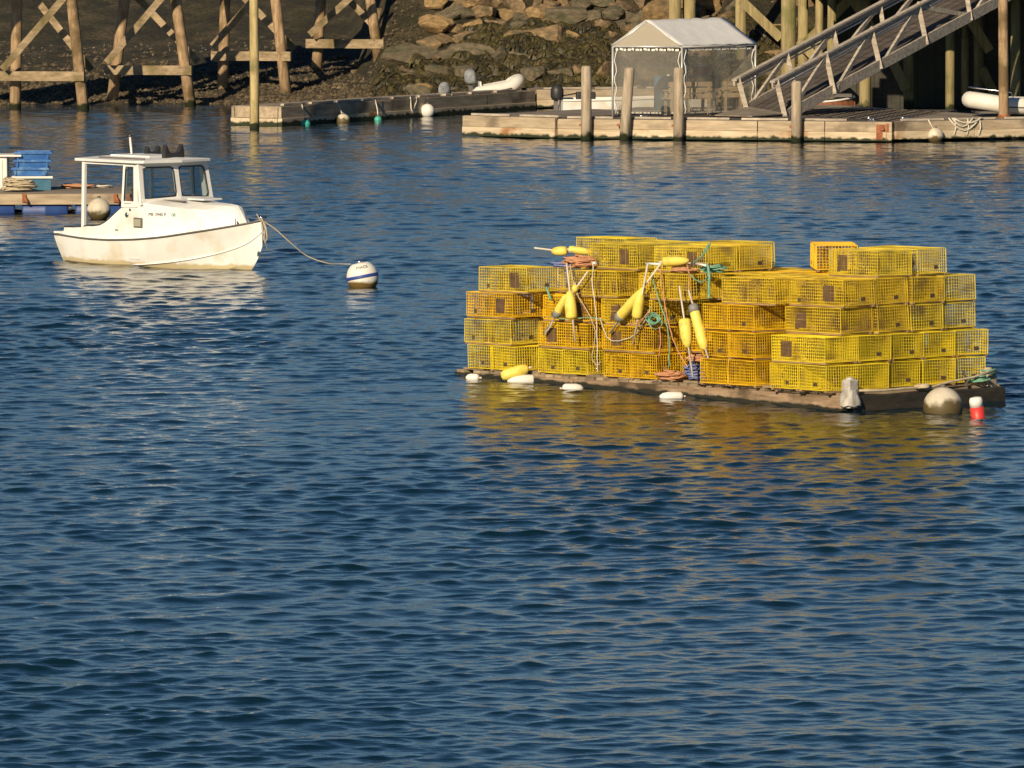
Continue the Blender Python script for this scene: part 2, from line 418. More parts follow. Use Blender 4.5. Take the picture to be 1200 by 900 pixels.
# shells and pebbles on the mud: uncountable
b = MB()
for _ in range(1100):
    x = rr(-16, -2); y = rr(192.8, 204)
    c = noise.noise(Vector((x * .5, y * .45, 8)))
    if c < rr(-.35, .5): continue
    s = rr(.008, .028) * (1.6 if random.random() < .08 else 1)
    z = ground(x, y) + .02
    a = rr(0, 6.28)
    pts = [Vector((x + s * math.cos(a + k * 1.57), y + s * .8 * math.sin(a + k * 1.57), z)) for k in range(4)]
    b.add(pts + [Vector((x, y, z + s * .8))], [(0, 1, 4), (1, 2, 4), (2, 3, 4), (3, 0, 4)])
tag(b.build('shell_gravel', M['shell']), 'white shell fragments scattered over the dark mud beach', 'shells', kind='stuff')

b = MB()
for _ in range(5200):
    x = rr(-17, -2.6); y = 192.6 + abs(random.gauss(0, 4.2)); s_ = rr(.018, .07) * (1.7 if random.random() < .05 else 1)
    z_ = ground(x, y); q = [rr(.7, 1.3) * s_ for _ in range(6)]
    b.add([(x - q[0] * 1.3, y, z_), (x, y - q[1], z_), (x + q[2] * 1.3, y, z_ + .01), (x, y + q[3], z_), (x + rr(-.3, .3) * s_, y, z_ + .02 + q[4] * .75), (x, y, z_ - .05)],
          [(0, 1, 4), (1, 2, 4), (2, 3, 4), (3, 0, 4), (1, 0, 5), (2, 1, 5), (3, 2, 5), (0, 3, 5)])
tag(b.build('beach_pebbles', M['pebble']), 'small dark stones strewn over the mud beach below the trestle', 'pebbles', kind='stuff')

# ------------------------------------------------------------------ water
def build_water():
    ys = [32.0]
    while ys[-1] < 215:
        y = ys[-1]; d = (.032 if y < 60 else .042) if y < 90 else .042 + (y - 90) * .0009
        ys.append(y + d)
    ys = np.array(ys); out_ = np.linspace(1, 2.2, 81)[1:] ** 1.3
    t = np.concatenate([-out_[::-1], np.linspace(-1, 1, 600), out_]); nx = len(t)
    Y, T = np.meshgrid(ys, t, indexing='ij')
    X = T * (Y * .078 + 2.5)
    rng = np.random.RandomState(11)
    Z = np.zeros_like(X); DX = np.zeros_like(X); DY = np.zeros_like(X)
    spy = np.gradient(ys)[:, None]
    n = 230
    lam = np.exp(rng.uniform(math.log(.13), math.log(1.9), n))
    for i in range(n):
        L = lam[i]; k = 2 * math.pi / L
        th = rng.normal(0, .62) + .12 + (math.pi if rng.rand() < .25 else 0)
        kx, ky = k * math.sin(th), -k * math.cos(th)
        slope = .022 if L < .3 else (.020 if L < .6 else (.0125 if L < 1.05 else .0075))
        a = slope / k
        fade = np.clip((L / spy - 3.0) / 3.0, 0, 1)
        # calmer and rougher patches
        ph = kx * X + ky * Y + rng.rand() * 6.28
        amp = a * fade
        Z += amp * np.cos(ph)
        DX += -amp * (kx / k) * np.sin(ph); DY += -amp * (ky / k) * np.sin(ph)
    patch = .84 + .26 * np.sin(X * .31 + Y * .115 + 1.3 * np.sin(Y * .05)) * np.sin(Y * .19 - X * .13 + .8)
    far = np.clip((Y - 135) / 45, 0, 1)
    near = np.clip((62 - Y) / 18, 0, 1)
    patch = patch * (.74 + .14 * near) * (1 - .2 * far)
    Z *= patch; DX *= patch * 1.7; DY *= patch * 1.7
    V = np.stack([X + DX, Y + DY, Z], -1).reshape(-1, 3).astype(np.float32)
    ny = len(ys)
    idx = np.arange(nx * ny, dtype=np.int32).reshape(ny, nx)
    Fq = np.stack([idx[:-1, :-1], idx[:-1, 1:], idx[1:, 1:], idx[1:, :-1]], -1).reshape(-1, 4)
    nv = len(V)
    ex = np.array([[-400, -300, -.16], [400, -300, -.16], [400, 230, -.16], [-400, 230, -.16]], np.float32)
    V = np.concatenate([V, ex]); Fq = np.concatenate([Fq, np.array([[nv, nv + 1, nv + 2, nv + 3]], np.int32)])
    me = bpy.data.meshes.new('water')
    me.vertices.add(len(V)); me.vertices.foreach_set('co', V.ravel())
    me.loops.add(Fq.size); me.loops.foreach_set('vertex_index', Fq.ravel())
    me.polygons.add(len(Fq)); me.polygons.foreach_set('loop_start', np.arange(0, Fq.size, 4, dtype=np.int32))
    me.polygons.foreach_set('use_smooth', np.ones(len(Fq), bool))
    me.update(calc_edges=True)
    me.materials.append(M['water'])
    o = bpy.data.objects.new('water', me); COL.objects.link(o)
    tag(o, kind='structure')
build_water()

# ------------------------------------------------------------------ boulders of the bank
def rock_mesh(seed, blocky):
    import bmesh
    bm = bmesh.new(); bmesh.ops.create_icosphere(bm, subdivisions=3, radius=1)
    rng = random.Random(seed)
    planes = [(Vector((rng.gauss(0, 1), rng.gauss(0, 1), rng.gauss(0, 1))).normalized(), rng.uniform(.42, .72)) for _ in range(11)]
    if blocky:
        planes = [(Vector(a).normalized(), .62) for a in ((1, .1, 0), (-1, 0, .1), (0, 1, .1), (0, -1, 0), (.1, 0, 1), (0, .1, -1))] + planes[:3]
    o = Vector((seed * 7.1, 0, 0))
    for v in bm.verts:
        p = v.co.copy()
        for nrm, d in planes:
            e = p.dot(nrm) - d
            if e > 0: p -= nrm * e * .93
        p *= 1 + .10 * noise.noise(p * 2.2 + o) + .05 * noise.noise(p * 6 + o)
        v.co = p * 1.35
    me = bpy.data.meshes.new('boulder'); bm.to_mesh(me); bm.free()
    return me
rock_sets = {}
for mk_, mm in (('A', 'rockA'), ('B', 'rockB'), ('C', 'rockC')):
    rock_sets[mk_] = []
    for k in range(5):
        me = rock_mesh(k + 10 * ord(mk_), k == 0); me.materials.append(M[mm]); rock_sets[mk_].append(me)
rock_pts = []
def rock(x, y, z, s, mk_, squash=(1, 1, 1), label=None, rot=None, which=None):
    me = rock_sets[mk_][random.randrange(5) if which is None else which]
    o = bpy.data.objects.new('boulder', me); COL.objects.link(o)
    o.location = (x, y, z); o.scale = (s * squash[0], s * squash[1], s * squash[2])
    o.rotation_euler = rot or (rr(-.5, .5), rr(-.5, .5), rr(0, 6.28))
    kind = {'A': 'tan', 'B': 'grey brown', 'C': 'ochre'}[mk_]
    tag(o, label or ('%s boulder among the loose boulders of the steep shore bank' % kind), 'boulder', 'boulders of the shore bank')
    rock_pts.append((x, y, z, s))
    return o
# squared blocks at the near end of the bank
blocks = [(455, 18, .40), (477, 12, .5), (505, 8, .5), (452, 38, .36), (478, 34, .46), (508, 30, .5), (466, 47, .3), (500, 50, .4), (530, 22, .45), (536, 48, .35), (560, 10, .5), (585, 28, .42)]
place_words = ['top course', 'upper course', 'middle course', 'lower course']
for i, (px, py, s) in enumerate(blocks):
    p = PY(px, py, 200.5 - py * .02)
    o = rock(p.x, p.y, p.z, s * .95, 'C' if i % 3 else 'A', (1.25, .9, .62), rot=(rr(-.08, .08), rr(-.08, .08), rr(-.15, .15)), which=0)
    o['label'] = 'squared %s block in the rough stonework beside the trestle pier' % ('ochre' if i % 3 else 'tan')
z = .15
while z < 3.25:
    y0 = 194.3 + (z - .3) / .56
    x = -3.3 + rr(0, .3) + .2 * z
    big = z > 1.4
    while x < 20.5:
        s = rr(.19, .38) if big else rr(.24, .4)
        if random.random() < .15: s *= 1.4
        if x < -2.2 and z > 1.35: x += s; continue
        mkk = random.choices('ABC', [.5, .28, .22] if big else [.2, .75, .05])[0]
        yy = y0 + rr(-.12, .12) - (.9 if x > 6 else 0)
        if x < 8.2 or random.random() < .7:
            rock(x, yy, z + rr(-.08, .08) + .02, s, mkk, (rr(1.1, 1.7), rr(.8, 1.1), rr(.6, .85)), rot=(rr(-.35, .35), rr(-.35, .35), rr(-.5, .5) + random.choice((0, 1.57, 3.14))), which=random.choice((0, 0, 1, 2, 3, 4)))
        x += s * (1.75 if x < 8 else 3.4)
    z += .33 if big else .5
# a few loose stones lying on the beach
for (px, py, s) in ((449, 98, .13), (464, 100, .1), (426, 75, .1), (420, 78, .12), (415, 85, .09), (452, 97, .2), (486, 102, .12), (500, 103, .12), (635, 92, .28), (632, 102, .22), (392, 69, .09), (633, 84, .24), (360, 95, .08), (70, 110, .09), (240, 90, .08)):
    d = ray(px, py); t = 185.0
    for k in range(400):
        q = Vector((0, 0, H)) + d * t
        if q.z < ground(q.x, q.y): break
        t += .05
    rock(q.x, q.y, q.z + s * .3, s, 'A', (1.1, 1, .8), label='small loose tan stone lying at the foot of the shore bank')

# rockweed hanging over the lower boulders
b = MB()
for _ in range(1500):
    x = rr(-3.6, 9.5); z = rr(.0, 2.3); 
    lim = (2.1 if x > -1.2 else 1.3) if x > -2.7 else .75
    lim += .5 * noise.noise(Vector((x * .7, 0, 5)))
    if z > lim: continue
    y = 194.25 + (z - .3) / .56 - rr(.25, .42) - (.9 if x > 6 else 0)
    rad = rr(.26, .52)
    for k in range(60):
        a = rr(-2.6, 2.6) - math.pi / 2; rd = rad * rr(.3, 1.0)
        pts = []
        L = rr(.5, 1.25)
        for j in range(4):
            t = j / 3 * L
            rx = rd * math.sin(min(t * 1.25, 1.7)); zz = z + rad * (math.cos(t * 1.15) - .75) * 1.15
            pts.append(Vector((x + rx * math.cos(a) * 1.15, y + rx * math.sin(a) * .8, zz + .02 * rr(-1, 1))))
        wdt = rr(.012, .03)
        vs = []
        side = Vector((-math.sin(a), math.cos(a), 0)) * wdt + Vector((wdt * .6, 0, 0))
        for p in pts: vs += [p - side, p + side]
        b.add(vs, [(0, 1, 3, 2), (2, 3, 5, 4), (4, 5, 7, 6)])
tag(b.build('rockweed', M['weed']), 'dark olive rockweed draped over the lower boulders of the bank', 'seaweed', kind='stuff')

# ------------------------------------------------------------------ trestle pier
bents = [  # base px left, base px right, centre Y, post top shift (px) left/right, ledger y
    dict(l=(18, 122), r=(98, 128), lt=20, rt=84, Y=189.2, led=(-10, 99, 89), br=[((3, 81), (76, -4)), ((40, -4), (107, 82))]),
    dict(l=(132, 114), r=(223, 121), lt=146, rt=206, Y=192.4, led=(123, 225, 82), br=[((125, 73), (189, -2)), ((160, -4), (232, 72))]),
    dict(l=(261, 101), r=(335, 106), lt=264, rt=323, Y=195.0, led=(248, 341, 65.5), br=[((249, 54), (300, -4)), ((285, -4), (345, 58))]),
    dict(l=(371, 85), r=(445, 78), lt=376, rt=434, Y=198.6, led=(359, 450, 51), br=[((363, 40), (412, -4)), ((405, -4), (452, 45))]),
]
pier = thing('trestle_pier', 'timber trestle pier on cross-braced legs crossing the mud beach', 'pier', (-8.6, 194, 0))
deckline = []
for B in bents:
    Yc = B['Y']
    for key, tk, dy in (('l', 'lt', .55), ('r', 'rt', -.55)):
        px, py = B[key]; Yp = Yc + dy
        base = PY(px, py + 6, Yp); base.z = min(base.z, ground(base.x, base.y)) - .3
        p0 = PY(px, py, Yp); p1 = PY(B[tk], 0, Yp)
        d = (p1 - p0); top = p0 + d * ((5.0 - p0.z) / d.z); bot = p0 + d * ((base.z - p0.z) / d.z)
        mb = MB(); mb.tube([bot, bot.lerp(top, .33), bot.lerp(top, .66), top], [.165, .155, .15, .14], 12)
        mb.build('post', M['pile'], pier, world=True)
        deckline.append(top)
    a, c, yl = B['led']
    mb = MB(); mb.bar(PY(a, yl, Yc + .3), PY(c, yl + .5, Yc - .78), .09, .26); mb.build('ledger', M['beam'], pier, world=True)
    for i, (q0, q1) in enumerate(B['br']):
        off = (-.45, .4)[i]
        A = PY(q0[0], q0[1], Yc + off + (.3 if i == 0 else .3)); C = PY(q1[0], q1[1], Yc + off - .2)
        C = A + (C - A) * ((4.8 - A.z) / (C.z - A.z)) if i == 0 else C
        if i == 1: A = C + (A - C) * ((4.8 - C.z) / (A.z - C.z))
        mb = MB(); mb.bar(A, C, .19, .08, up=(0, 1, 0))
        mb.build('brace', M['beam'], pier, world=True)
mb = MB()
for i in range(4):
    a, c = deckline[2 * i], deckline[2 * i + 1]
    dd = (c - a).normalized()
    mb.bar(a - dd * .3, c + dd * .3, .3, .3)
mb.build('cap_beam', M['beam'], pier, world=True)
c0 = (deckline[0] + deckline[1]) / 2; c1 = (deckline[6] + deckline[7]) / 2
ax = (c1 - c0).normalized(); lat = Vector((ax.y, -ax.x, 0))
mb = MB()
s0, s1 = c0 - ax * 9, c1 + ax * 9
n = int((s1 - s0).length / .2)
for i in range(n):
    p = s0 + ax * (i * .2) + Vector((0, 0, .42))
    mb.bar(p - lat * 1.2, p + lat * 1.2, .17, .06)
mb.build('deck_planks', M['grey'], pier, world=True)
mb = MB()
for o_ in (-1.0, 0, 1.0): mb.bar(s0 + lat * o_ + Vector((0, 0, .27)), s1 + lat * o_ + Vector((0, 0, .27)), .12, .22)
mb.build('stringer', M['beam'], pier, world=True)

# lone mooring pile in front of the grey float
p = PZ(298, 151)
t = thing('mooring_pile', 'tall lone timber pile rising through the end of the long narrow float', 'pile', (p.x, p.y, 0))
MB().tube([(0, 0, -1.2), (.01, 0, 1.2), (0, 0, 3), (-.02, 0, 5.2)], [.125, .12, .115, .105], 14).build('shaft', M['yellowpile'], t)
MB().tube([(-.02, 0, 5.2), (-.02, 0, 5.26)], .12, 14).build('cap', M['darkgrey'], t)

# ------------------------------------------------------------------ floats (docks)
def dock(name, label, A, B, width, ztop, h1, h2, nplank_mat, seg=None, parts2=True, group=None):
    """front edge from A to B (water points), extends to the back by width"""
    A = Vector((A.x, A.y, 0)); B = Vector((B.x, B.y, 0)); L = (B - A).length
    ang = math.atan2(B.y - A.y, B.x - A.x)
    t = thing(name, label, 'float', A, ang, group)
    mb = MB(); n = int(L / .19); 
    for i in range(n):
        x = (i + .5) * L / n
        mb.box((x, width / 2, ztop - .02), (L / n - .012, width - .06, .04 + .004 * (i % 2)))
    mb.build('deck_planks', nplank_mat, t)
    segs = seg or [0, L]
    for (yy, nm) in ((.0, ''), (width, '')):
        m1 = MB(); m2 = MB()
        for a, c in zip(segs[:-1], segs[1:]):
            o1 = rr(-.012, .012)
            m1.box(((a + c) / 2, yy + o1, ztop - h1 / 2 - .008), (c - a - .02, .09, h1))
            m2.box(((a + c) / 2, yy + o1 * .5 + (.0 if yy == 0 else 0), ztop - h1 - h2 / 2 - .012), (c - a - .012, .13, h2))
        m1.build('upper_fascia', M['fascia'], t, mod=.008); m2.build('lower_fascia', M['fascia2'], t, mod=.008)
    for xx in (0.05, L - .05):
        MB().box((xx, width / 2, ztop - h1 / 2 - .008), (.088, width - .14, h1 - .01)).build('end_board', M['fascia'], t)
        MB().box((xx, width / 2, ztop - h1 - h2 / 2 - .012), (.1, width - .16, h2 - .01)).build('lower_end_board', M['fascia2'], t)
    m1 = MB()
    k = 0
    while .35 + k * 1.45 < L - .8:
        x = .35 + k * 1.45; m1.box((x + .45, .06, ztop + .035), (1.15, .10, .05)); k += 1
    m1.build('toe_rail', M['grey'], t)
    m1 = MB()
    for i in range(max(2, int(L / 2.2))):
        x = .8 + i * 2.2
        if x < L - .5: m1.lathe([(.0, -.0), (.26, .0), (.28, .05), (.28, width * .8), (.26, width * .82), (0, width * .82)], (x, .15, .02), (0, 1, 0), 14)
    m1.build('flotation_drum', M['black'], t)
    return t

A1 = PZ(543, 160); A2 = PZ(652, 163)
dock('short_float', 'short grey float forming the narrow outer end of the canopy landing', A1, A2, 5.5, .52, .26, .22, M['deckgrey'], seg=[0, (A2 - A1).length])
B1 = A2 + Vector((.04, 0, 0)); B2 = PZ(1046, 167)
LB = (B2 - B1).length
landing = dock('landing_float', 'wide dark decked float carrying the white canopy shelter', B1, B2, 8.3, .50, .24, .22, M['deck'], seg=[0, LB * .19, LB * .37, LB * .6, LB * .8, LB])
C1 = B2 + Vector((.05, .1, 0)); C2 = PZ(1232, 163)
LC = (C2 - C1).length
dock('side_float', 'grey planked float with white ropes beneath the inflatable boat', C1, C2, 11.0, .50, .22, .2, M['deckgrey'], seg=[0, LC * .5, LC])
D1 = PZ(328, 147.5); D2 = PZ(626, 127.5)
LD = (D2 - D1).length
dock('long_float', 'long narrow grey float lying off the mud beach', D1, D2, 1.4, .50, .3, .2, M['deckgrey'], seg=[0, LD * .2, LD * .38, LD * .56, LD * .8, LD])
E1 = D2 + Vector((.06, .1, 0)); E2 = PZ(800, 126)
dock('inner_float', 'inner grey float with rusty lower boards behind the canopy shelter', E1, E2, 1.9, .52, .27, .2, M['deckgrey'])

def on_front(px, A, B, z):  # point on dock front face for a pixel column
    lo, hi = 0.0, 1.0
    for _ in range(40):
        m_ = (lo + hi) / 2; q = A.lerp(B, m_)
        if pix((q.x, q.y, z))[0] < px: lo = m_
        else: hi = m_
    q = A.lerp(B, lo); return Vector((q.x, q.y - .06, z))
# mooring posts along the landing front
for (px, yt, yb, tilt, lab) in ((687, 77, 161, 0.0, 'upright weathered dock post nearest the narrow outer float'), (738, 79, 162, 1, 'leaning weathered dock post with rusty foot'),
                                (795, 79, 162, 0, 'weathered dock post standing before the corner of the canopy'), (933, 95, 163, 0, 'shorter weathered dock post in front of the gangway foot')):
    p = on_front(px - (7 if tilt else 0), B1, B2, .2); p.z = 0; p.y -= .03
    t = thing('dock_post', lab, 'post', (p.x, p.y - .12, 0), group='posts along the landing front')
    top = PY(px, yt, p.y - .12)
    h = top.z; dx = top.x - p.x if tilt else 0
    MB().tube([(0, 0, -.25), (dx * .5, 0, h * .5), (dx * .97, 0, h - .05), (dx, 0, h - .01), (dx, 0, h)], [.135, .13, .125, .105, .06], 10).build('shaft', M['greyz'], t)
    MB().box((0.0, .07, .36), (.34, .03, .06)).build('bracket', M['rust'], t)

# ------------------------------------------------------------------ wharf at the landward side
wharf = thing('wharf', 'dark timber wharf on yellow green piles over the rocky bank', 'wharf', (12, 184, 0))
piles = [(791, 196.5, 7.5), (807, 196.8, 8), (868, 194.5, 7), (880, 198, 7), (924, 184.2, 9.5), (941, 190, 6.5), (1014, 184.8, 7), (1040, 192, 6), (1064, 188, 6), (1081, 196, 6), (1113, 184.4, 5.6), (1131, 188.5, 4.4), (1146, 190, 6),
         (1190, 183.5, 6), (1210, 188, 6), (1235, 184, 6), (1260, 190, 6), (985, 196, 6), (960, 189, 5), (1165, 196, 6), (975, 184.3, 5.5)]
for (px, Y, hw) in piles:
    p = PY(px, 60, Y); g = ground(p.x, p.y) - .4
    lean = rr(-.04, .04); top = 3.55
    if px < 900: top = 4.6
    r_ = hw / F * Y
    MB().tube([(p.x + lean, Y, min(g, -.5)), (p.x + lean * .5, Y, 1.2), (p.x, Y, top)], [r_ * 1.05, r_, r_ * .92], 12).build('pile', M['greenpile'], wharf, world=True)
for (q0, q1, Y) in (((868, 0), (915, 45), 193.8), ((1000, -5), (945, 50), 189.5), ((935, 48), (985, 95), 189.3), ((1040, 60), (1062, 105), 187.6), ((1075, 95), (1052, 50), 191.6), ((1150, 80), (1170, 120), 189.7), ((1000, 0), (1022, 35), 189.3), ((1135, 20), (1160, 60), 188.2)):
    MB().bar(PY(*q0, Y), PY(*q1, Y), .26, .08, up=(0, 1, 0)).build('brace', M['greenpile'], wharf, world=True)
x0 = PY(935, 10, 184).x; x1 = 22.0
mb = MB()
n = int((x1 - x0) / .22)
for i in range(n):
    x = x0 + (i + .5) * .22
    if x < PY(1200, 0, 183).x - 1.3 and x > PY(1090, 0, 183).x and False: continue
    mb.box((x, 190.9, 3.86), (.2, 20.5, .07))
mb.build('deck_planks', M['grey'], wharf, world=True)
mb = MB()
for Y in (181.4, 184.2, 188.2, 192.2, 196.2, 200): mb.bar((x0 - .2, Y, 3.65), (x1, Y, 3.65), .28, .34)
mb.build('cap_beam', M['greenpile'], wharf, world=True)
mb = MB(); mb.bar((x0 - .2, 180.6, 3.72), (x1, 180.6, 3.72), .1, .36); mb.build('edge_beam', M['grey'], wharf, world=True)
mb = MB()
for i in range(9):
    x = x0 + i * (x1 - x0) / 8; mb.box((x, 180.75, 4.45), (.1, .1, 1.1))
mb.bar((x0, 180.75, 4.98), (x1, 180.75, 4.98), .12, .05); mb.bar((x0, 180.75, 4.5), (x1, 180.75, 4.5), .04, .12)
mb.build('railing', M['grey'], wharf, world=True)
# added dark boards standing in for the deep shade below the deck
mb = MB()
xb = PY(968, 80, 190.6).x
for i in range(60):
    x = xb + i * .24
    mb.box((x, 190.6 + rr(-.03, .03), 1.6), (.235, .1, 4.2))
mb.build('shade_backing', M['raftdark'], wharf, world=True)

# tall guide pile in front
p = PZ(1176, 153)
t = thing('guide_pile', 'thick orange brown guide pile beside the white inflatable boat', 'pile', (p.x, 168.75, 0))
Yg = 168.75; xg = PY(1176, 100, Yg).x; t.location = (xg, Yg, 0)
MB().tube([(.03, 0, -.8), (.0, 0, 1.5), (-.02, 0, 3.2), (-.04, 0, 5.0)], [.125, .122, .118, .11], 14).build('shaft', M['pile'], t)
MB().lathe([(.14, 0), (.15, .02), (.15, .05), (.14, .07)], (0.02, 0, .52), n=16).build('collar', M['rust'], t)

# ------------------------------------------------------------------ gangway
gw = thing('gangway', 'weathered timber truss gangway sloping from the wharf down to the landing', 'gangway', (7.0, 170.5, .5))
nb0 = PY(921, 136, 170.0)
def gpt(px, py, i, far):
    Y = 170.0 + i * 1.97 + (.66 if far else 0)
    return PY(px, py, Y)
near_b = [gpt(921, 135.5, 0, 0), gpt(978, 105, 1, 0), gpt(1032, 75.5, 2, 0), gpt(1086, 47, 3, 0), gpt(1138, 18.5, 4, 0), gpt(1191, -10, 5, 0)]
near_t = [gpt(911, 93, 0, 0), gpt(969, 63, 1, 0), gpt(1022, 33, 2, 0), gpt(1077, 4, 3, 0), gpt(1131, -25, 4, 0), gpt(1185, -52, 5, 0)]
far_b = [gpt(876, 127, 0, 1), gpt(931, 96, 1, 1), gpt(984, 64, 2, 1), gpt(1037, 35, 3, 1), gpt(1090, 8, 4, 1), gpt(1143, -20, 5, 1)]
far_t = [gpt(866, 91, 0, 1), gpt(923, 62, 1, 1), gpt(977, 32, 2, 1), gpt(1032, 3, 3, 1), gpt(1086, -26, 4, 1), gpt(1140, -54, 5, 1)]
for (bb, tt) in ((near_b, near_t), (far_b, far_t)):
    mb = MB()
    e0 = bb[0] - (bb[1] - bb[0]) * .04
    mb.bar(e0, bb[5], .06, .27, up=(0, 0, 1)); mb.build('lower_chord', M['grey'], gw, world=True)
    f0 = tt[0] - (tt[1] - tt[0]) * .1
    MB().bar(f0, tt[5], .14, .05).bar(f0 + Vector((0, 0, -.09)), tt[5] + Vector((0, 0, -.09)), .05, .12).build('handrail', M['grey'], gw, world=True)
    yo = Vector((-.035, -.06, 0))
    for i in range(6):
        MB().bar(bb[i] + yo + (bb[i] - tt[i]) * .12, tt[i] + yo, .11, .12).build('upright', M['grey'], gw, world=True)
    for i in range(5):
        j0 = bb[i] + (bb[i + 1] - bb[i]) * (.05)
        j1 = tt[i + 1]
        if i == 3 and bb is near_b:
            j0, j1 = bb[4], tt[3] + Vector((0, 0, -.08))
        MB().bar(j0 - yo * .3, j1 - yo * .3, .07, .115).build('diagonal', M['grey'], gw, world=True)
    MB().tube([tt[0] + Vector((0, .1, -.22)), tt[5] + Vector((0, .1, -.22))], .022, 6).build('pipe_rail', M['alu'], gw, world=True)
mb = MB()
for k in range(5):
    for j in range(6):
        f0_, f1_ = (j + .06) / 6, (j + .94) / 6
        a0_, c0_ = near_b[k].lerp(far_b[k], f0_), near_b[k].lerp(far_b[k], f1_)
        a1_, c1_ = near_b[k + 1].lerp(far_b[k + 1], f0_), near_b[k + 1].lerp(far_b[k + 1], f1_)
        mb.prism([a0_ + Vector((0, 0, .02)), c0_ + Vector((0, 0, .02)), c1_ + Vector((0, 0, .02)), a1_ + Vector((0, 0, .02))], (0, 0, .035))
mb.build('walkway', M['deck'], gw, world=True)
mb = MB(); a = near_b[0]; c = far_b[0]
d = (near_b[1] - near_b[0]); d.z = 0; d.normalize()
vs = [a + Vector((0, 0, .03)), c + Vector((0, 0, .03)), c - d * 1.6, a - d * 1.6]
for q in (2, 3): vs[q].z = .535
mb.prism(vs, (0, 0, .025)); mb.build('toe_plate', M['deckgrey'], gw, world=True)

# ------------------------------------------------------------------ canopy shelter
sh = thing('canopy_shelter', 'white peaked canopy shelter with clear plastic walls on the landing', 'shelter', (4, 171, .5))
FL = PY(718, 136, 170.3); FR = PY(799, 137, 169.9); BR = PY(885, 131, 171.9)   # near corners and far corner along the long side
FL.z = FR.z = BR.z = .5
BL = FL + (BR - FR)
ez = PY(799, 55, 169.9).z; pzr = PY(758, 25, 170.1).z
U = Vector((0, 0, 1))
c4 = [FL, FR, BR, BL]
legs = []
for c in c4: MB().tube([c, Vector((c.x, c.y, ez))], .028, 8).build('leg', M['alu'], sh, world=True)
EF = [Vector((c.x, c.y, ez)) for c in c4]
PK0 = (EF[0] + EF[1]) / 2; PK0.z = pzr; PK1 = (EF[3] + EF[2]) / 2; PK1.z = pzr + .02
mb = MB()
for a, c in ((EF[0], PK0), (PK0, EF[1]), (EF[3], PK1), (PK1, EF[2]), (PK0, PK1), (EF[1], EF[2]), (EF[0], EF[3]), (EF[0], EF[1]), (EF[3], EF[2])): mb.tube([a, c], .024, 8)
mb.build('roof_frame', M['alu'], sh, world=True)
def tarp(a, b_, c, d, name, mat, nu=14, nv=8, sag=.04, up=.03):
    mb = MB(); vs = []
    for i in range(nu + 1):
        for j in range(nv + 1):
            u, v = i / nu, j / nv
            p = a.lerp(b_, u).lerp(d.lerp(c, u), v)
            p = p + U * (up - sag * math.sin(math.pi * u) * math.sin(math.pi * v) + .010 * math.sin(u * 31 + v * 7) + .012 * noise.noise(Vector((u * 9, v * 5, 2))))
            vs.append(p)
    fs = [(i * (nv + 1) + j, (i + 1) * (nv + 1) + j, (i + 1) * (nv + 1) + j + 1, i * (nv + 1) + j + 1) for i in range(nu) for j in range(nv)]
    mb.add(vs, fs, True); o = mb.build(name, mat, sh, world=True)
    s = o.modifiers.new('s', 'SOLIDIFY'); s.thickness = .004
    return o
ov = (BR - FR).normalized() * .08
tarp(PK0 - ov, PK1 + ov, EF[2] + ov, EF[1] - ov, 'roof_sheet', M['tarp'])
tarp(PK0 - ov, PK1 + ov, EF[3] + ov, EF[0] - ov, 'roof_sheet', M['tarp'])
for (e0, e1, pk) in ((EF[0], EF[1], PK0), (EF[3], EF[2], PK1)):
    mb = MB(); off = (FR - BR).normalized() * .01
    mb.prism([e0 + off, e1 + off, pk + off], off * .6); mb.build('gable', M['gable'], sh, world=True)
def wall(a, b_, name='clear_wall'):
    mb = MB(); vs = []; n = 22; m_ = 8
    nrm = (b_ - a).cross(U).normalized()
    for i in range(n + 1):
        for j in range(m_ + 1):
            p = a.lerp(b_, .03 + .94 * i / n); z = .56 + (ez - .1 - .56) * j / m_
            p = Vector((p.x, p.y, z)) + nrm * (.02 * math.sin(i * .9 + j * .3) + .012 * math.sin(i * 2.3 + 1))
            vs.append(p)
    mb.add(vs, [(i * (m_ + 1) + j, (i + 1) * (m_ + 1) + j, (i + 1) * (m_ + 1) + j + 1, i * (m_ + 1) + j + 1) for i in range(n) for j in range(m_)], True)
    mb.build(name, M['vinyl'], sh, world=True)
    # white hems and lacing round the sheet
    mb = MB()
    for i in range(16):
        u = .04 + .92 * i / 16
        p = a.lerp(b_, u); q = a.lerp(b_, u + .035 + .012 * (i % 2))
        mb.bar(Vector((p.x, p.y, ez - .07 + .015 * math.sin(i * 2))) - nrm * .03, Vector((q.x, q.y, ez - .075)) - nrm * .03, .012, .05)
        mb.bar(Vector((p.x, p.y, .58)) - nrm * .03, Vector((q.x, q.y, .58)) - nrm * .03, .012, .035)
    for u in (.04, .96):
        p = a.lerp(b_, u)
        mb.tube([Vector((p.x + .03 * math.sin(k * 1.7), p.y - .03, .56 + (ez - .66) * k / 12)) for k in range(13)], .011, 6)
    mb.build('hem', M['white'], sh, world=True)
wall(FL, FR); wall(FR, BR); wall(BL, BR); wall(FL, BL)

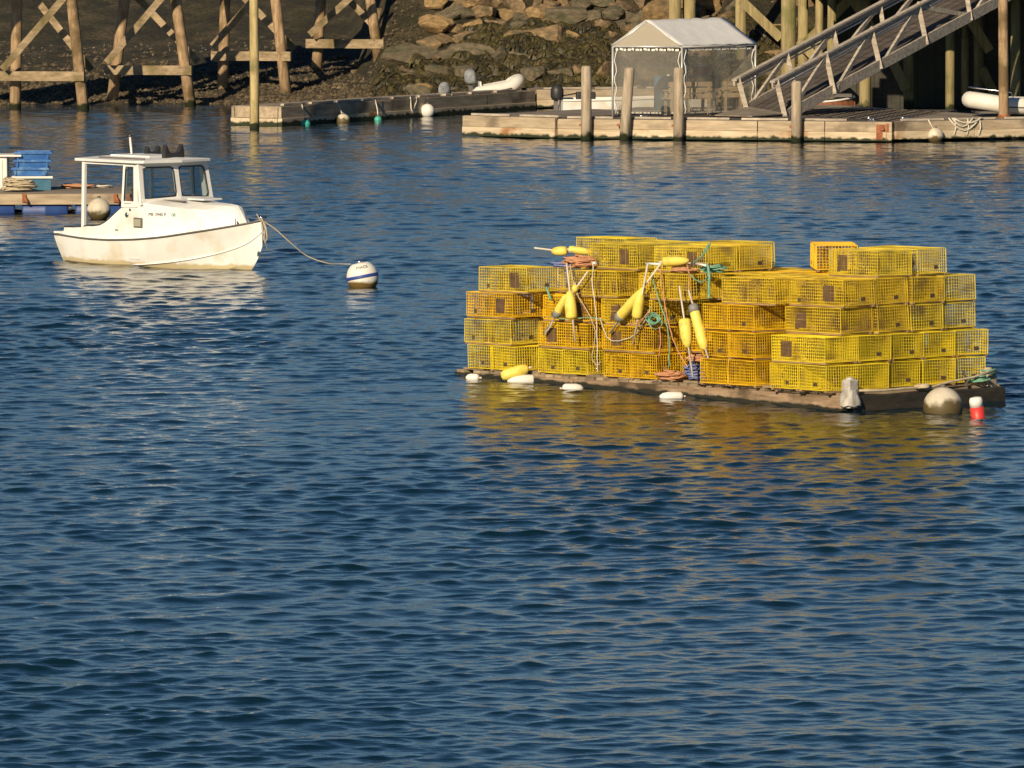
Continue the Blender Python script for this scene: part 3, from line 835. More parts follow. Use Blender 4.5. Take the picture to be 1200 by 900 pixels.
# benches inside
def bench(label, px0, px1, Y, rz):
    a = PY((px0 + px1) / 2, 100, Y); L = (px1 - px0) / F * Y
    t = thing('bench', label, 'bench', (a.x, Y, .5), rz, 'wooden benches inside the canopy')
    for k, z in enumerate((.47, .62, .77)):
        MB().bar((-L / 2, 0, z), (L / 2, 0, z), .03, .115, up=(0, 0, 1)).build('back_slat', M['benchw'], t)
    MB().box((0, .28, .42), (L, .42, .04)).build('seat', M['benchw'], t)
    for x in (-L / 2 + .08, L / 2 - .08):
        MB().bar((x, .02, 0), (x, .0, .82), .06, .07).build('leg', M['benchw'], t)
        MB().bar((x, .46, 0), (x, .42, .6), .06, .07).build('leg', M['benchw'], t)
        MB().box((x, .22, .61), (.1, .56, .03)).build('armrest', M['benchw'], t)
    return t
bench('longer slatted wooden bench nearer the clear corner of the canopy', 782, 836, 170.6, .32)
bench('slatted wooden bench half hidden behind the gangway end of the canopy', 846, 872, 171.5, .32)
p = PY(778, 110, 172.8)
t = thing('plastic_barrel', 'dark teal plastic barrel standing behind the benches under the canopy', 'barrel', (p.x, 172.8, .5))
MB().lathe([(.0, 0), (.24, 0), (.26, .03), (.25, .3), (.265, .32), (.25, .34), (.25, .6), (.265, .62), (.25, .64), (.25, .85), (.22, .9), (0, .9)], n=20).build('drum', M['teal'], t)
MB().lathe([(.0, 0), (.05, 0), (.05, .04), (0, .04)], (.12, 0, .9), n=10).build('bung', M['white'], t)
p = PY(822, 92, 172.6)
t = thing('storage_box', 'small red storage box with white lid on the stand under the canopy', 'box', (p.x, 172.6, 1.42), .3)
MB().box((0, 0, .11), (.36, .25, .22)).build('body', M['red'], t, mod=.02)
MB().box((0, 0, .24), (.38, .27, .035)).build('lid', M['white'], t, mod=.01)
t = thing('work_stand', 'grey timber work stand holding the red box under the canopy', 'stand', (p.x, 172.6, .5), .3)
MB().box((0, 0, .9), (.9, .5, .035)).build('top', M['grey'], t)
for sx in (-.4, .4):
    for sy in (-.2, .2): MB().bar((sx, sy, 0), (sx, sy, .88), .06, .06).build('leg', M['grey'], t)

# ------------------------------------------------------------------ dinghies
def outboard(t, x, y, z, s=1.0, cowl='black', nm='outboard_motor'):
    m_ = MB(); m_.lathe([(0, 0), (.13, 0), (.17, .08), (.17, .26), (.13, .36), (.05, .4), (0, .4)], (x, y, z), n=14)
    c = m_.build(nm, M[cowl], t)
    MB().box((x - .03, y, z - .35), (.12, .08, .72)).build('drive_leg', M['darkgrey'], c)
    MB().tube([(x + .12, y, z + .1), (x + .5, y + .03, z + .17)], .02, 6).build('tiller', M['black'], c)
    return c
def inflatable(label, loc, rz, L=2.9, W=1.4, r=.2, tilt=0, group=None, name='inflatable_boat', rail=False, motor=None, console=False):
    t = thing(name, label, 'dinghy', loc, rz, group, rot=(0, tilt, rz))
    hw = W / 2 - r
    pts = [(-L / 2 - .15, -hw, r), (-L / 2, -hw, r)]
    pts += [(-L / 2 + (L * .68) * k / 6, -hw, r + .01 * k) for k in range(1, 7)]
    for k in range(1, 8):
        a = -math.pi / 2 + math.pi * k / 8
        pts.append((L / 2 - L * .32 + (L * .32 - r) * math.cos(a), hw * math.sin(a), r + .08 + .12 * math.cos(a)))
    pts += [(x_, -y_, z_) for (x_, y_, z_) in reversed(pts[:8])]
    rad = [r * .45] + [r] * (len(pts) - 2) + [r * .45]
    MB().tube(pts, rad, 16).build('buoyancy_tube', M['tube'], t)
    pts2 = [(x_ * 1.0 + (0), y_ * (1 + r / hw * .98) if abs(y_) > .01 else y_, z_ - .03) for (x_, y_, z_) in pts[1:8]]
    MB().tube(pts2, .018, 6).build('rub_strake', M['darkgrey'], t)
    MB().tube([(x_, -y_, z_) for (x_, y_, z_) in pts2], .018, 6).build('rub_strake', M['darkgrey'], t)
    MB().box((-.1, 0, .1), (L * .85, W - 2 * r - .02, .05)).build('floor_board', M['darkgrey'], t)
    MB().box((-L / 2 + .12, 0, .28), (.04, W - 2 * r + .04, .42)).build('transom', M['white'], t)
    MB().box((.1, 0, .32), (.22, W - 2 * r + .1, .03)).build('thwart', M['grey'], t)
    if motor: outboard(t, -L / 2 - .1, 0, .45, cowl=motor)
    if rail:
        MB().tube([(L * .12, -hw * .9, r * 2), (L * .14, -hw * .85, r * 2 + .18), (L * .42, -.1, r * 2 + .3), (L * .45, .05, r * 2 + .3), (L * .4, hw * .5, r * 2 + .28), (L * .14, hw * .85, r * 2 + .18), (L * .12, hw * .9, r * 2)], .014, 6).build('bow_rail', M['steel'], t)
    if console:
        MB().box((-.35, 0, .42), (.4, .5, .6)).build('console', M['white'], t, mod=.03)
        MB().tube([(-.5, -.25, .7), (-.5, -.25, 1.0), (-.5, .25, 1.0), (-.5, .25, .7)], .015, 6).build('grab_rail', M['steel'], t)
    return t
p = PY(1165, 135, 170.8)
inflatable('white inflatable boat with steel bow rail on the grey float', (p.x + .72, 170.1, .51), R(188), 3.2, 1.4, .205, rail=True, console=True)
p = PY(592, 105, 188.6)
inflatable('white inflatable dinghy with grey outboard behind the long narrow float', (p.x - .1, 190.6, .30), R(8), 1.4, 1.0, .18, tilt=R(-7), motor='cloth')
# covered outboard on long float
p = PY(521, 106, 185.6)
t = thing('outboard_motor', 'outboard motor wrapped in a grey cover on the long narrow float', 'outboard motor', (p.x, 185.2, .5), .4)
MB().lathe([(.02, .04), (.15, .05), (.17, .12), (.16, .22), (.13, .30), (.07, .355), (0, .365)], n=14).build('cover', M['cloth'], t)
MB().tube([(.2, 0, .0), (.05, 0, .2)], .05, 8).build('drive_leg', M['darkgrey'], t)
MB().box((0, 0, .03), (.35, .25, .05)).build('stand', M['grey'], t)
# white skiff behind the shelter
sk = thing('skiff', 'low white skiff with black outboard moored behind the canopy', 'skiff', (PY(745, 120, 180).x, 180.5, 0), R(4))
def skiff_hull(t, L, Wd, h, mat):
    st = []; N = 10
    for i in range(N + 1):
        u = i / N; x = -L / 2 + L * u
        bw = Wd / 2 * (1 - max(0, (u - .45) / .55) ** 2.2 * .97)
        st.append((x, bw, h + .12 * u * u, bw * .8, -.08 + .1 * max(0, u - .7)))
    mb = MB(); vs = []
    for (x, bw, zt, bc, zb) in st:
        vs += [(x, -bw, zt), (x, -bc, zb), (x, bc, zb), (x, bw, zt), (x, bw - .06, zt), (x, bc - .06, zb + .08), (x, -bc + .06, zb + .08), (x, -bw + .06, zt)]
    fs = []
    for i in range(N):
        for k in range(8): fs.append((i * 8 + k, i * 8 + (k + 1) % 8, (i + 1) * 8 + (k + 1) % 8, (i + 1) * 8 + k))
    fs += [tuple(range(8))[::-1], tuple(N * 8 + k for k in range(8)), (0, 3, 2, 1)]
    mb.add(vs, fs); mb.build('hull', mat, t)
    mb = MB()
    for s in (-1, 1): mb.tube([(x, s * bw, zt + .01) for (x, bw, zt, _, _) in st], .03, 6)
    mb.build('gunwale', M['white'], t)
skiff_hull(sk, 3.9, 1.4, .55, M['hull'])
for x in (-.7, .6): MB().box((x, 0, .42), (.25, 1.1, .03)).build('thwart', M['grey'], sk)
outboard(sk, -2.05, 0, .55)
MB().box((-1.3, 0, .62), (.5, .35, .28)).build('fuel_locker', M['black'], sk, mod=.03)

# orange hull just visible in the dark below the wharf
p = PZ(978, 134, .0)
t = thing('work_skiff', 'small rusty orange skiff moored in the shade below the gangway', 'skiff', (PY(972, 120, 183).x, 182.5, 0), R(2))
skiff_hull(t, 1.3, .9, .42, M['rust'])
MB().box((0, 0, .60), (1.1, .6, .08)).build('tray', M['darkgrey'], t)

# floats and lines hanging off the docks
def line_tube(pts, r, mat, parent, name='line', world=True, n=6):
    return MB().tube(pts, r, n).build(name, mat, parent, world=world)
def ball_float(name, label, px, py, rad, mat, sub=.3, group=None, line=None, flat=1.0, cat='buoy', linemat='rope_w'):
    p = PZ(px, py, 0); c = Vector((p.x, p.y, rad * (1 - 2 * sub)))
    t = thing(name, label, cat, (p.x, p.y, 0), 0, group)
    pr = [(max(.001, rad * math.sin(a)), (rad * math.cos(a)) * -flat) for a in [math.pi * k / 14 for k in range(15)]]
    MB().lathe(pr, (0, 0, rad * flat * (1 - 2 * sub)), n=22).build('shell', M[mat], t)
    MB().lathe([(.0, -.02), (.03, -.02), (.035, .03), (.02, .05), (0, .05)], (0, 0, rad * flat * (2 - 2 * sub) - .01), n=10).build('eye', M['darkgrey'], t)
    if line:
        q = line
        line_tube([Vector(q) + Vector((0, .12, .01)), q, Vector(q).lerp(c, .5) + Vector((.02, 0, 0)), c + Vector((0, 0, rad * .8))], .018, M[linemat], t)
    return t
gD = 'small floats hung along the long narrow float'
for (px, rad, mat, dx, lab, sub) in ((358, .13, 'tealb', -4, 'teal float hung by a white line, nearest the tall lone pile', .45), (402, .19, 'bigball', -6, 'weathered white float hung between the two teal floats', .4), (443, .10, 'tealb', -3, 'smaller teal float hung in the middle of the long narrow float', .45)):
    q = on_front(px, D1, D2, .06); w_ = pix((q.x, q.y - .5, 0))
    ball_float('dock_float', lab, px, w_[1], rad, mat, sub, gD, line=on_front(px + dx, D1, D2, .5))
q = on_front(501, D1, D2, 0); w_ = pix((q.x, q.y - .25, 0))
ball_float('mooring_ball', 'clean white round ball floating before the long narrow float', 501, w_[1], .19, 'white', .12, 'white mooring balls')
q = on_front(1095, C1, C2, 0); w_ = pix((q.x, q.y - .25, 0))
ball_float('mooring_ball', 'white ball hanging against the grey float below the inflatable boat', 1096, w_[1] - .5, .2, 'bigball', .15, 'white mooring balls', line=on_front(1088, C1, C2, .52), linemat='rope_w')
for (px, lab) in ((484, 'loop of white line draped over the edge of the long narrow float'),):
    t = thing('mooring_line', lab, 'rope', on_front(px, D1, D2, 0))
    a = on_front(px - 3, D1, D2, .53); c = on_front(px + 4, D1, D2, .5)
    line_tube([a + Vector((0, .15, 0)), a, a + Vector((.02, -.02, -.3)), a + Vector((.06, -.02, -.42)), c + Vector((0, -.02, -.1)), c, c + Vector((0, .15, .03))], .017, M['rope_w'], t)
t = thing('mooring_line', 'looped white mooring lines draped over the grey float edge', 'rope', on_front(1130, C1, C2, 0))
for (a, c, dz) in ((1112, 1148, .3), (1116, 1140, .2), (1118, 1150, .12)):
    P0 = on_front(a, C1, C2, .55); P1 = on_front(c, C1, C2, .55)
    line_tube([P0 + Vector((0, .2, 0)), P0] + [P0.lerp(P1, k / 6) + Vector((0, -.04, -dz * math.sin(math.pi * k / 6))) for k in range(1, 6)] + [P1, P1 + Vector((0, .2, 0))], .02, M['rope_w'], t)
for a in (1119, 1134, 1148):
    P0 = on_front(a, C1, C2, .52)
    line_tube([P0 + Vector((0, .1, .02)), P0, P0 + Vector((.02, -.03, -.2)), P0 + Vector((-.02, -.03, -.38))], .018, M['rope_w'], t)
def cleat(p, rz, lab):
    t = thing('cleat', lab, 'cleat', p, rz, 'galvanised dock cleats')
    MB().tube([(-.13, 0, .09), (-.05, 0, .07), (.05, 0, .07), (.13, 0, .09)], .018, 8).tube([(-.04, 0, 0), (-.04, 0, .07)], .016, 6).tube([(.04, 0, 0), (.04, 0, .07)], .016, 6).build('horn', M['steel'], t)
    MB().box((0, 0, .006), (.18, .05, .012)).build('plate', M['steel'], t)
for (px, A, B, lab) in ((1022, B1, B2, 'small cleat on the landing near its rusty corner'), (755, B1, B2, 'small cleat on the landing below the clear canopy wall'), (1062, C1, C2, 'small cleat on the grey float near the white ball')):
    q = on_front(px, A, B, .5); cleat((q.x, q.y + .25, .50), 0, lab)
t = thing('rust_bracket', 'orange rust-stained steel bracket on the corner of the landing', 'bracket', on_front(1034, B1, B2, .25))
MB().box((0, -.0, 0), (.3, .02, .36)).box((.12, -.02, 0), (.06, .03, .42)).build('plate', M['rust'], t)
MB().tube([(-.05, -.02, .06), (.05, -.04, .06)], .03, 8).build('bolt', M['rust'], t)

exec_parts = True
# ------------------------------------------------------------------ work raft at the left edge
RA = PZ(-70, 250.5); RB = PZ(153, 250)
wr = thing('work_raft', 'weathered timber work raft floating on blue barrels', 'raft', (RA.x, RA.y, 0), math.atan2(RB.y - RA.y, RB.x - RA.x))
LW = (RB - RA).length
mb = MB(); n = int(2.9 / .16)
for i in range(n): mb.box((LW / 2 + rr(-.03, .03), .1 + i * .16, .365), (LW, .145, .035))
mb.build('deck_planks', M['deckgrey'], wr)
for yy in (0, 2.85): MB().box((LW / 2, yy, .27), (LW, .07, .2)).build('fascia', M['fascia'], wr, mod=.01)
mb = MB()
for x in (LW - .04, .04): mb.box((x, 1.42, .268), (.07, 2.76, .19))
for x in np.arange(.6, LW - .5, .62): mb.box((x, 1.42, .16), (.08, 2.7, .1))
mb.build('cross_beam', M['raftside'], wr)
for i in range(4):
    x = LW - .62 - i * 1.02
    MB().lathe([(0, 0), (.2, 0), (.22, .03), (.22, .42), (.23, .44), (.22, .46), (.22, .85), (.2, .88), (0, .88)], (x + .44, .22, .03), (-1, 0, 0), 18).build('flotation_barrel', M['barrel'], wr)
for (px, py) in ((28, 236), (135, 235), (150, 233)):
    p = PY(px, py, RA.y - .05)
    mi = world_matrix(wr).inverted(); q = mi @ p
    MB().box((q.x, -.055, .3), (.07, .04, .16)).tube([(q.x, -.1, .33), (q.x + .05, -.1, .25), (q.x + .07, -.1, .2)], .03, 8).build('rusty_hook', M['rust'], wr)
def on_raft(px, py, z=.385):
    p = PZ(px, py, z); return p
# insulated tub + lid + crates
p = on_raft(38, 222)
tub = thing('insulated_tub', 'dark teal fish tub with white lid under the blue crates', 'tub', p, .06)
MB().prism([(-.36, -.26, 0), (.36, -.26, 0), (.36, .26, 0), (-.36, .26, 0)], (0, 0, .22)).build('body', M['teal'], tub)
MB().box((0, 0, .245), (.80, .6, .045)).build('lid', M['white'], tub, mod=.01)
def crate(x, y, z, wd, h, lab, rz):
    t = thing('fish_crate', lab, 'crate', (x, y, z), rz, 'blue fish crates stacked on the work raft')
    b_, e = wd * .44, wd * .5; d0, d1 = .2, .235
    mb = MB()
    o8 = [(-b_, -d0, .005), (b_, -d0, .005), (b_, d0, .005), (-b_, d0, .005)]; i8 = [(-e, -d1, h), (e, -d1, h), (e, d1, h), (-e, d1, h)]
    ii = [(x_ * .93, y_ * .9, h) for (x_, y_, _) in i8]; bb_ = [(x_ * .93, y_ * .9, .02) for (x_, y_, _) in o8]
    vs = o8 + i8 + ii + bb_
    fs = [(3, 2, 1, 0)] + [(k, (k + 1) % 4, 4 + (k + 1) % 4, 4 + k) for k in range(4)] + [(4 + k, 4 + (k + 1) % 4, 8 + (k + 1) % 4, 8 + k) for k in range(4)] + [(8 + k, 8 + (k + 1) % 4, 12 + (k + 1) % 4, 12 + k) for k in range(4)] + [(12, 13, 14, 15)]
    mb.add(vs, fs); mb.build('body', M['blue'], t)
    mb = MB()
    for s in (-1, 1):
        mb.box((0, s * (d1 + .008), h - .03), (wd + .03, .02, .04)); mb.box((s * (e + .008), 0, h - .03), (.02, 2 * d1, .04))
    mb.build('rim', M['blue'], t)
    mb = MB()
    for k in (-3.4, 3.4): mb.box((k * wd * .12, -(d0 + d1) / 2 - .012, h * .45), (.03, .02, h * .7))
    mb.build('rib', M['blue'], t)
z0 = .385 + .27
cw = [('lowest blue fish crate, resting on the white tub lid', .0), ('second blue fish crate up from the white tub lid', .03), ('topmost blue fish crate, slid a little aside on the stack', .06)]
for i, (lab, dx) in enumerate(cw):
    crate(p.x - .03 + dx * .8, p.y, z0 + i * .155, .70 - .0 * i, .17, lab, .06 + rr(-.05, .05))
q = on_raft(4, 222)
t = thing('bait_cabinet', 'white cabinet with a flat overhanging top beside the blue crates', 'cabinet', (q.x - .22, q.y + .05, .385), 0)
MB().box((0, 0, .32), (.62, .55, .64)).build('body', M['white'], t, mod=.015)
MB().box((.12, 0, .665), (.95, .7, .04)).build('top', M['white'], t, mod=.01)
MB().box((-.02, -.283, .33), (.48, .016, .5)).build('door', M['white'], t)
def rope_pile(name, label, c, rad, h, mat, turns=14, r=.014, seed=1, cat='rope', rz=0, parentmats=None, vertical=False, nrm=None, group=None):
    rg = random.Random(seed); mb = MB(); c = Vector(c); ph = rg.random() * 6
    pts = []; ox = oy = 0.0; el = 1.0; tl = 0.0
    tot = turns * 14
    for i in range(tot):
        if i % 14 == 0:
            nx_, ny_, nel, ntl = rg.uniform(-.45, .45) * rad, rg.uniform(-.45, .45) * rad, rg.uniform(.55, 1.15), rg.uniform(-.5, .5)
        ox += (nx_ - ox) * .12; oy += (ny_ - oy) * .12; el += (nel - el) * .12; tl += (ntl - tl) * .12
        a = i / 14 * 2 * math.pi + .35 * math.sin(i * .37 + ph)
        rd = rad * (.45 + .42 * abs(math.sin(i * .071 + ph))) * rg.uniform(.95, 1.05)
        f_ = rg.random() * .12 + (i / tot) * (1 - min(1, rd / rad) * .45)
        z_ = r + h * f_ + rad * .18 * tl * math.cos(a)
        ex, ey = ox + rd * math.cos(a), oy + rd * el * math.sin(a)
        if vertical:
            N_ = Vector(nrm); u = N_.cross(Vector((0, 0, 1))).normalized()
            pts.append(c + u * ex + Vector((0, 0, ey * 1.15)) + N_ * z_)
        else:
            pts.append(c + Vector((ex, ey * .8, max(r, z_))))
    mb.tube(pts, r, 5)
    o = mb.build(name, M[mat], None, loc=c)
    return tag(o, label, cat, group)
q = on_raft(22, 224.5)
rope_pile('rope_heap', 'cream rope heaped in front of the blue crates', q, .34, .3, 'rope_t', 20, .017, 3)
q = on_raft(92, 220.5)
rope_pile('rope_heap', 'flat heap of orange rope lying on the open work raft deck', q, .3, .07, 'rope_o', 16, .015, 4)
q = on_raft(118, 219.8)
rope_pile('rope_heap', 'thin loop of white line near the end of the work raft', q, .2, .04, 'rope_w', 4, .012, 5)

# ------------------------------------------------------------------ mooring buoy
p = PZ(427, 335.5)
mbuoy = thing('mooring_buoy', 'large white mooring buoy with a blue stripe near the white boat', 'buoy', (p.x, p.y, 0), 0, rot=(R(-3), R(-11), 0))
rad = .255
def mprof(a, c, n=12): return [(max(.001, rad * math.sin(t_)), -rad * 1.02 * math.cos(t_)) for t_ in [a + (c - a) * k / n for k in range(n + 1)]]
MB().lathe(mprof(0, math.pi * .82, 20) + [(rad * .46, rad * .885), (0.001, rad * .9)], (0, 0, .15), n=32).build('shell', M['whiteball'], mbuoy)
s_ = [(rad * math.sin(t_) + .003, -rad * 1.02 * math.cos(t_)) for t_ in (1.50, 1.56, 1.64, 1.70)]
MB().lathe(s_, (0, 0, .15), n=32).build('blue_stripe', M['bluestripe'], mbuoy)
MB().lathe([(.0, 0), (.04, 0), (.045, .03), (.02, .05), (0, .05)], (0, 0, .375), n=10).build('eye', M['steel'], mbuoy)
def lettering(txt, size, mat, parent, mtx, name='lettering', bend=None):
    cu = bpy.data.curves.new(name, 'FONT'); cu.body = txt; cu.size = size; cu.align_x = 'CENTER'; cu.align_y = 'CENTER'; cu.extrude = .002
    tmp = bpy.data.objects.new('tmp_text', cu); COL.objects.link(tmp)
    bpy.context.view_layer.update()
    me = bpy.data.meshes.new_from_object(tmp.evaluated_get(bpy.context.evaluated_depsgraph_get()))
    bpy.data.objects.remove(tmp)
    for v in me.vertices:
        v.co = (mtx @ v.co) if bend is None else bend(v.co)
    me.materials.clear(); me.materials.append(M[mat])
    o = bpy.data.objects.new(name, me); COL.objects.link(o); o.parent = parent
    return o
def bend_ball(co):
    a = co.x / (rad * .75) + .12; el = .62 + co.y / rad
    rr_ = rad + .002 + co.z
    return Vector((rr_ * math.cos(el) * math.sin(a), -rr_ * math.cos(el) * math.cos(a), .15 + rr_ * 1.02 * math.sin(el)))
lettering('MADI', .075, 'text', mbuoy, None, bend=bend_ball)

# ------------------------------------------------------------------ white cabin boat
AL = R(44)
bo = PZ(204.4, 310.5)
boat = thing('cabin_boat', 'small white cabin boat with a hard roof moored to the striped buoy', 'boat', (bo.x, bo.y, -.025), math.atan2(-math.cos(AL), math.sin(AL)))
# local frame: +x bow, starboard = -y
ST = [  # x, rail half beam, rail z, chine half beam, chine z, keel z
    (-2.3, .70, .485, .63, .03, -.10), (-2.1, .755, .495, .67, .06, -.10), (-1.8, .80, .475, .72, .05, -.12), (-1.3, .85, .455, .77, .04, -.13), (-.7, .88, .455, .79, .04, -.14),
    (0, .88, .49, .76, .06, -.16), (.6, .82, .55, .64, .12, -.17), (1.1, .68, .63, .46, .20, -.17), (1.5, .50, .70, .28, .30, -.15), (1.85, .29, .77, .11, .42, -.05), (2.08, .12, .82, .03, .55, .12), (2.2, .02, .85, .01, .66, .42)]
def interp(tab, x, k):
    for a, c in zip(tab[:-1], tab[1:]):
        if a[0] <= x <= c[0]:
            t_ = (x - a[0]) / (c[0] - a[0]); return a[k] + (c[k] - a[k]) * t_
    return tab[0][k] if x < tab[0][0] else tab[-1][k]
xs = [(-2.3 + 4.5 * i / 40) for i in range(41)]
def smooth_tab(k):
    v = np.array([interp(ST, x, k) for x in xs])
    for _ in range(2): v[1:-1] = (v[:-2] + 2 * v[1:-1] + v[2:]) / 4
    return v
T = {k: smooth_tab(k) for k in range(1, 6)}
def railv(x, k): return float(np.interp(x, xs, T[k]))
mb = MB(); vs = []
for i, x in enumerate(xs):
    rb, rz_, cb, cz, kz = [T[k][i] for k in range(1, 6)]
    rk = .18 * max(0, 1 - i / 4)
    row_ = [(x, -rb, rz_), (x + rk * .45, -(rb * .55 + cb * .45) - .01, rz_ * .55 + cz * .45), (x + rk, -cb, cz), (x + rk, -cb * .82, cz * .35 + kz * .65), (x + rk, 0, kz)]
    vs += row_ + [(x_, -y_, z_) for (x_, y_, z_) in reversed(row_[:-1])]
W9 = 9
fs = [(i * W9 + k, i * W9 + k + 1, (i + 1) * W9 + k + 1, (i + 1) * W9 + k) for i in range(40) for k in range(8)]
fs.append(tuple(range(9))); fs.append(tuple(40 * W9 + k for k in range(9))[::-1])
mb.add(vs, fs, True)
hull = mb.build('hull', M['hull'], boat)
es = hull.modifiers.new('es', 'EDGE_SPLIT'); es.split_angle = R(28)
mb = MB()
for s in (-1, 1): mb.tube([(x, s * (railv(x, 1) + .008), railv(x, 2) - .005) for x in xs], .015, 8)
mb.tube([(-2.31, -.70, .482), (-2.31, .70, .482)], .015, 8)
mb.build('rub_rail', M['darkgrey'], boat)
mb = MB()
cx = [x for x in xs if x > -.2]
for s in (-1, 1): mb.tube([(x, s * (railv(x, 3) + .01), railv(x, 4)) for x in cx], .013, 6)
mb.build('spray_rail', M['gel'], boat)
# side deck and trunk: outline stations: x, half width, top z
HS = [(-2.15, .58, .60), (-2.03, .69, .605), (-1.7, .755, .615), (-1.5, .785, .63), (-1.3, .80, .655), (-1.12, .81, .66), (-.98, .80, .68), (-.86, .80, .725), (-.74, .80, .79), (-.6, .79, .89), (-.48, .785, .97), (-.38, .78, 1.02), (-.28, .78, 1.045), (-.1, .775, 1.07), (0.0, .77, 1.10), (.3, .70, 1.07), (.6, .61, 1.04), (.88, .50, 1.01), (1.2, .36, 1.0), (1.45, .24, .99), (1.60, .17, .97), (1.68, .13, .88)]
def side_strip(s):
    mb = MB(); vs = []
    for (x, hw_, zt) in HS:
        rb, rz_ = railv(x, 1), railv(x, 2)
        vs += [(x, s * (rb - .01), rz_ + .005), (x, s * (hw_ + .012), rz_ + .012), (x, s * hw_, zt), (x, s * (hw_ - .035), zt), (x, s * (hw_ - .035), rz_ - .05)]
    n_ = len(HS)
    fs = []
    for i in range(n_ - 1):
        for k in range(4):
            q_ = (i * 5 + k, i * 5 + k + 1, (i + 1) * 5 + k + 1, (i + 1) * 5 + k)
            fs.append(q_ if s > 0 else q_[::-1])
    mb.add(vs, fs, True)
    o = mb.build('cabin_side', M['gel'], boat)
    e_ = o.modifiers.new('es', 'EDGE_SPLIT'); e_.split_angle = R(24)
side_strip(-1); side_strip(1)
# aft deck / transom cap
mb = MB(); mb.box((-2.22, 0, .515), (.16, 1.38, .03)); mb.box((-2.14, 0, .56), (.04, 1.16, .1)); mb.build('aft_deck', M['gel'], boat)
# cockpit sole
mb = MB()
vs = []
for x in np.linspace(-2.05, .0, 12): vs += [(x, -railv(x, 1) + .07, .16), (x, railv(x, 1) - .07, .16)]
mb.add(vs, [(2 * i, 2 * i + 1, 2 * i + 3, 2 * i + 2) for i in range(11)]); mb.build('cockpit_sole', M['roofw'], boat)
# foredeck
mb = MB(); vs = []; fx = [x for x in xs if x >= .7]
for x in fx: vs += [(x, -railv(x, 1) + .008, railv(x, 2)), (x, 0, railv(x, 2) + .03), (x, railv(x, 1) - .008, railv(x, 2))]
mb.add(vs, [(3 * i + k, 3 * i + k + 1, 3 * i + k + 4, 3 * i + k + 3) for i in range(len(fx) - 1) for k in range(2)], True); mb.build('foredeck', M['gel'], boat)
# trunk top and nose
tx = [h_ for h_ in HS if h_[0] >= 0]
mb = MB(); vs = []
for (x, hw_, zt) in tx:
    cr = .06 + .05 * min(1, x / 1.2)
    vs += [(x, -hw_, zt), (x, -hw_ * .5, zt + cr * .75), (x, 0, zt + cr), (x, hw_ * .5, zt + cr * .75), (x, hw_, zt)]
n_ = len(tx)
fs = [(i * 5 + k, (i + 1) * 5 + k, (i + 1) * 5 + k + 1, i * 5 + k + 1) for i in range(n_ - 1) for k in range(4)]
last = (n_ - 1) * 5
vs += [(1.80, -.12, railv(1.78, 2) + .0), (1.84, 0, railv(1.8, 2) + .01), (1.80, .12, railv(1.78, 2) + .0)]
a_ = len(vs) - 3
fs += [(last, a_, a_ + 1, last + 2, last + 1), (last + 2, a_ + 1, a_ + 2, last + 4, last + 3)]
mb.add(vs, fs, False); o = mb.build('trunk_top', M['gel'], boat)
MB().box((.42, -.36, 1.125), (.55, .05, .02)).build('grab_strip', M['darkgrey'], boat)
MB().box((.75, .02, 1.155), (.42, .42, .03)).build('hatch', M['roofw'], boat, mod=.01)
# wheelhouse: front frame with two panes, side quarter frames
zt, zb = 1.745, 1.10
xf_b, xf_t = .06, -.06
def wf(y, z):   # point of raked windshield plane, slightly V shaped
    q_ = (z - zb) / (zt - zb); return Vector((xf_b + .07 * (1 - abs(y) / .74) - (.12) * q_, y, z))
def frame_bars(pts, wd, th, nm, mat=M['gel'], up=(1, 0, 0)):
    mb = MB()
    for a, c in pts: mb.bar(a, c, wd, th, up=up)
    return mb.build(nm, mat, boat, mod=.006)
hwf_b, hwf_t = .765, .72
cor = lambda s: (wf(s * hwf_b, zb - .05), wf(s * hwf_t, zt))
frame_bars([cor(-1), cor(1), (wf(0, zb - .02), wf(0, zt)), (wf(-hwf_t, zt - .035), wf(0, zt - .035)), (wf(hwf_t, zt - .035), wf(0, zt - .035)), (wf(-hwf_b, zb + .0), wf(0, zb + .03)), (wf(hwf_b, zb + .0), wf(0, zb + .03))], .10, .05, 'windshield_frame')
for s in (-1, 1):
    i0, i1 = s * .055, s * .70
    a0, a1, a2, a3 = wf(i0, zb + .09), wf(i1, zb + .05), wf(i1 * .955, zt - .075), wf(i0, zt - .075)
    cen = (a0 + a1 + a2 + a3) / 4
    poly = []
    for (p_, q_, r_) in ((a3, a0, a1), (a0, a1, a2), (a1, a2, a3), (a2, a3, a0)):
        d1 = (p_ - q_).normalized() * .07; d2 = (r_ - q_).normalized() * .07
        poly += [q_ + d1, q_ + d1 * .3 + d2 * .3, q_ + d2]
    mb = MB(); mb.prism([p_ + Vector((.012, 0, 0)) for p_ in poly], (.006, 0, 0)); g_ = mb.build('window', M['glass'], boat)
    mb = MB(); mb.tube([p_ + Vector((.02, 0, 0)) for p_ in poly] + [poly[0] + Vector((.02, 0, 0))], .014, 6); mb.build('gasket', M['black'], g_)
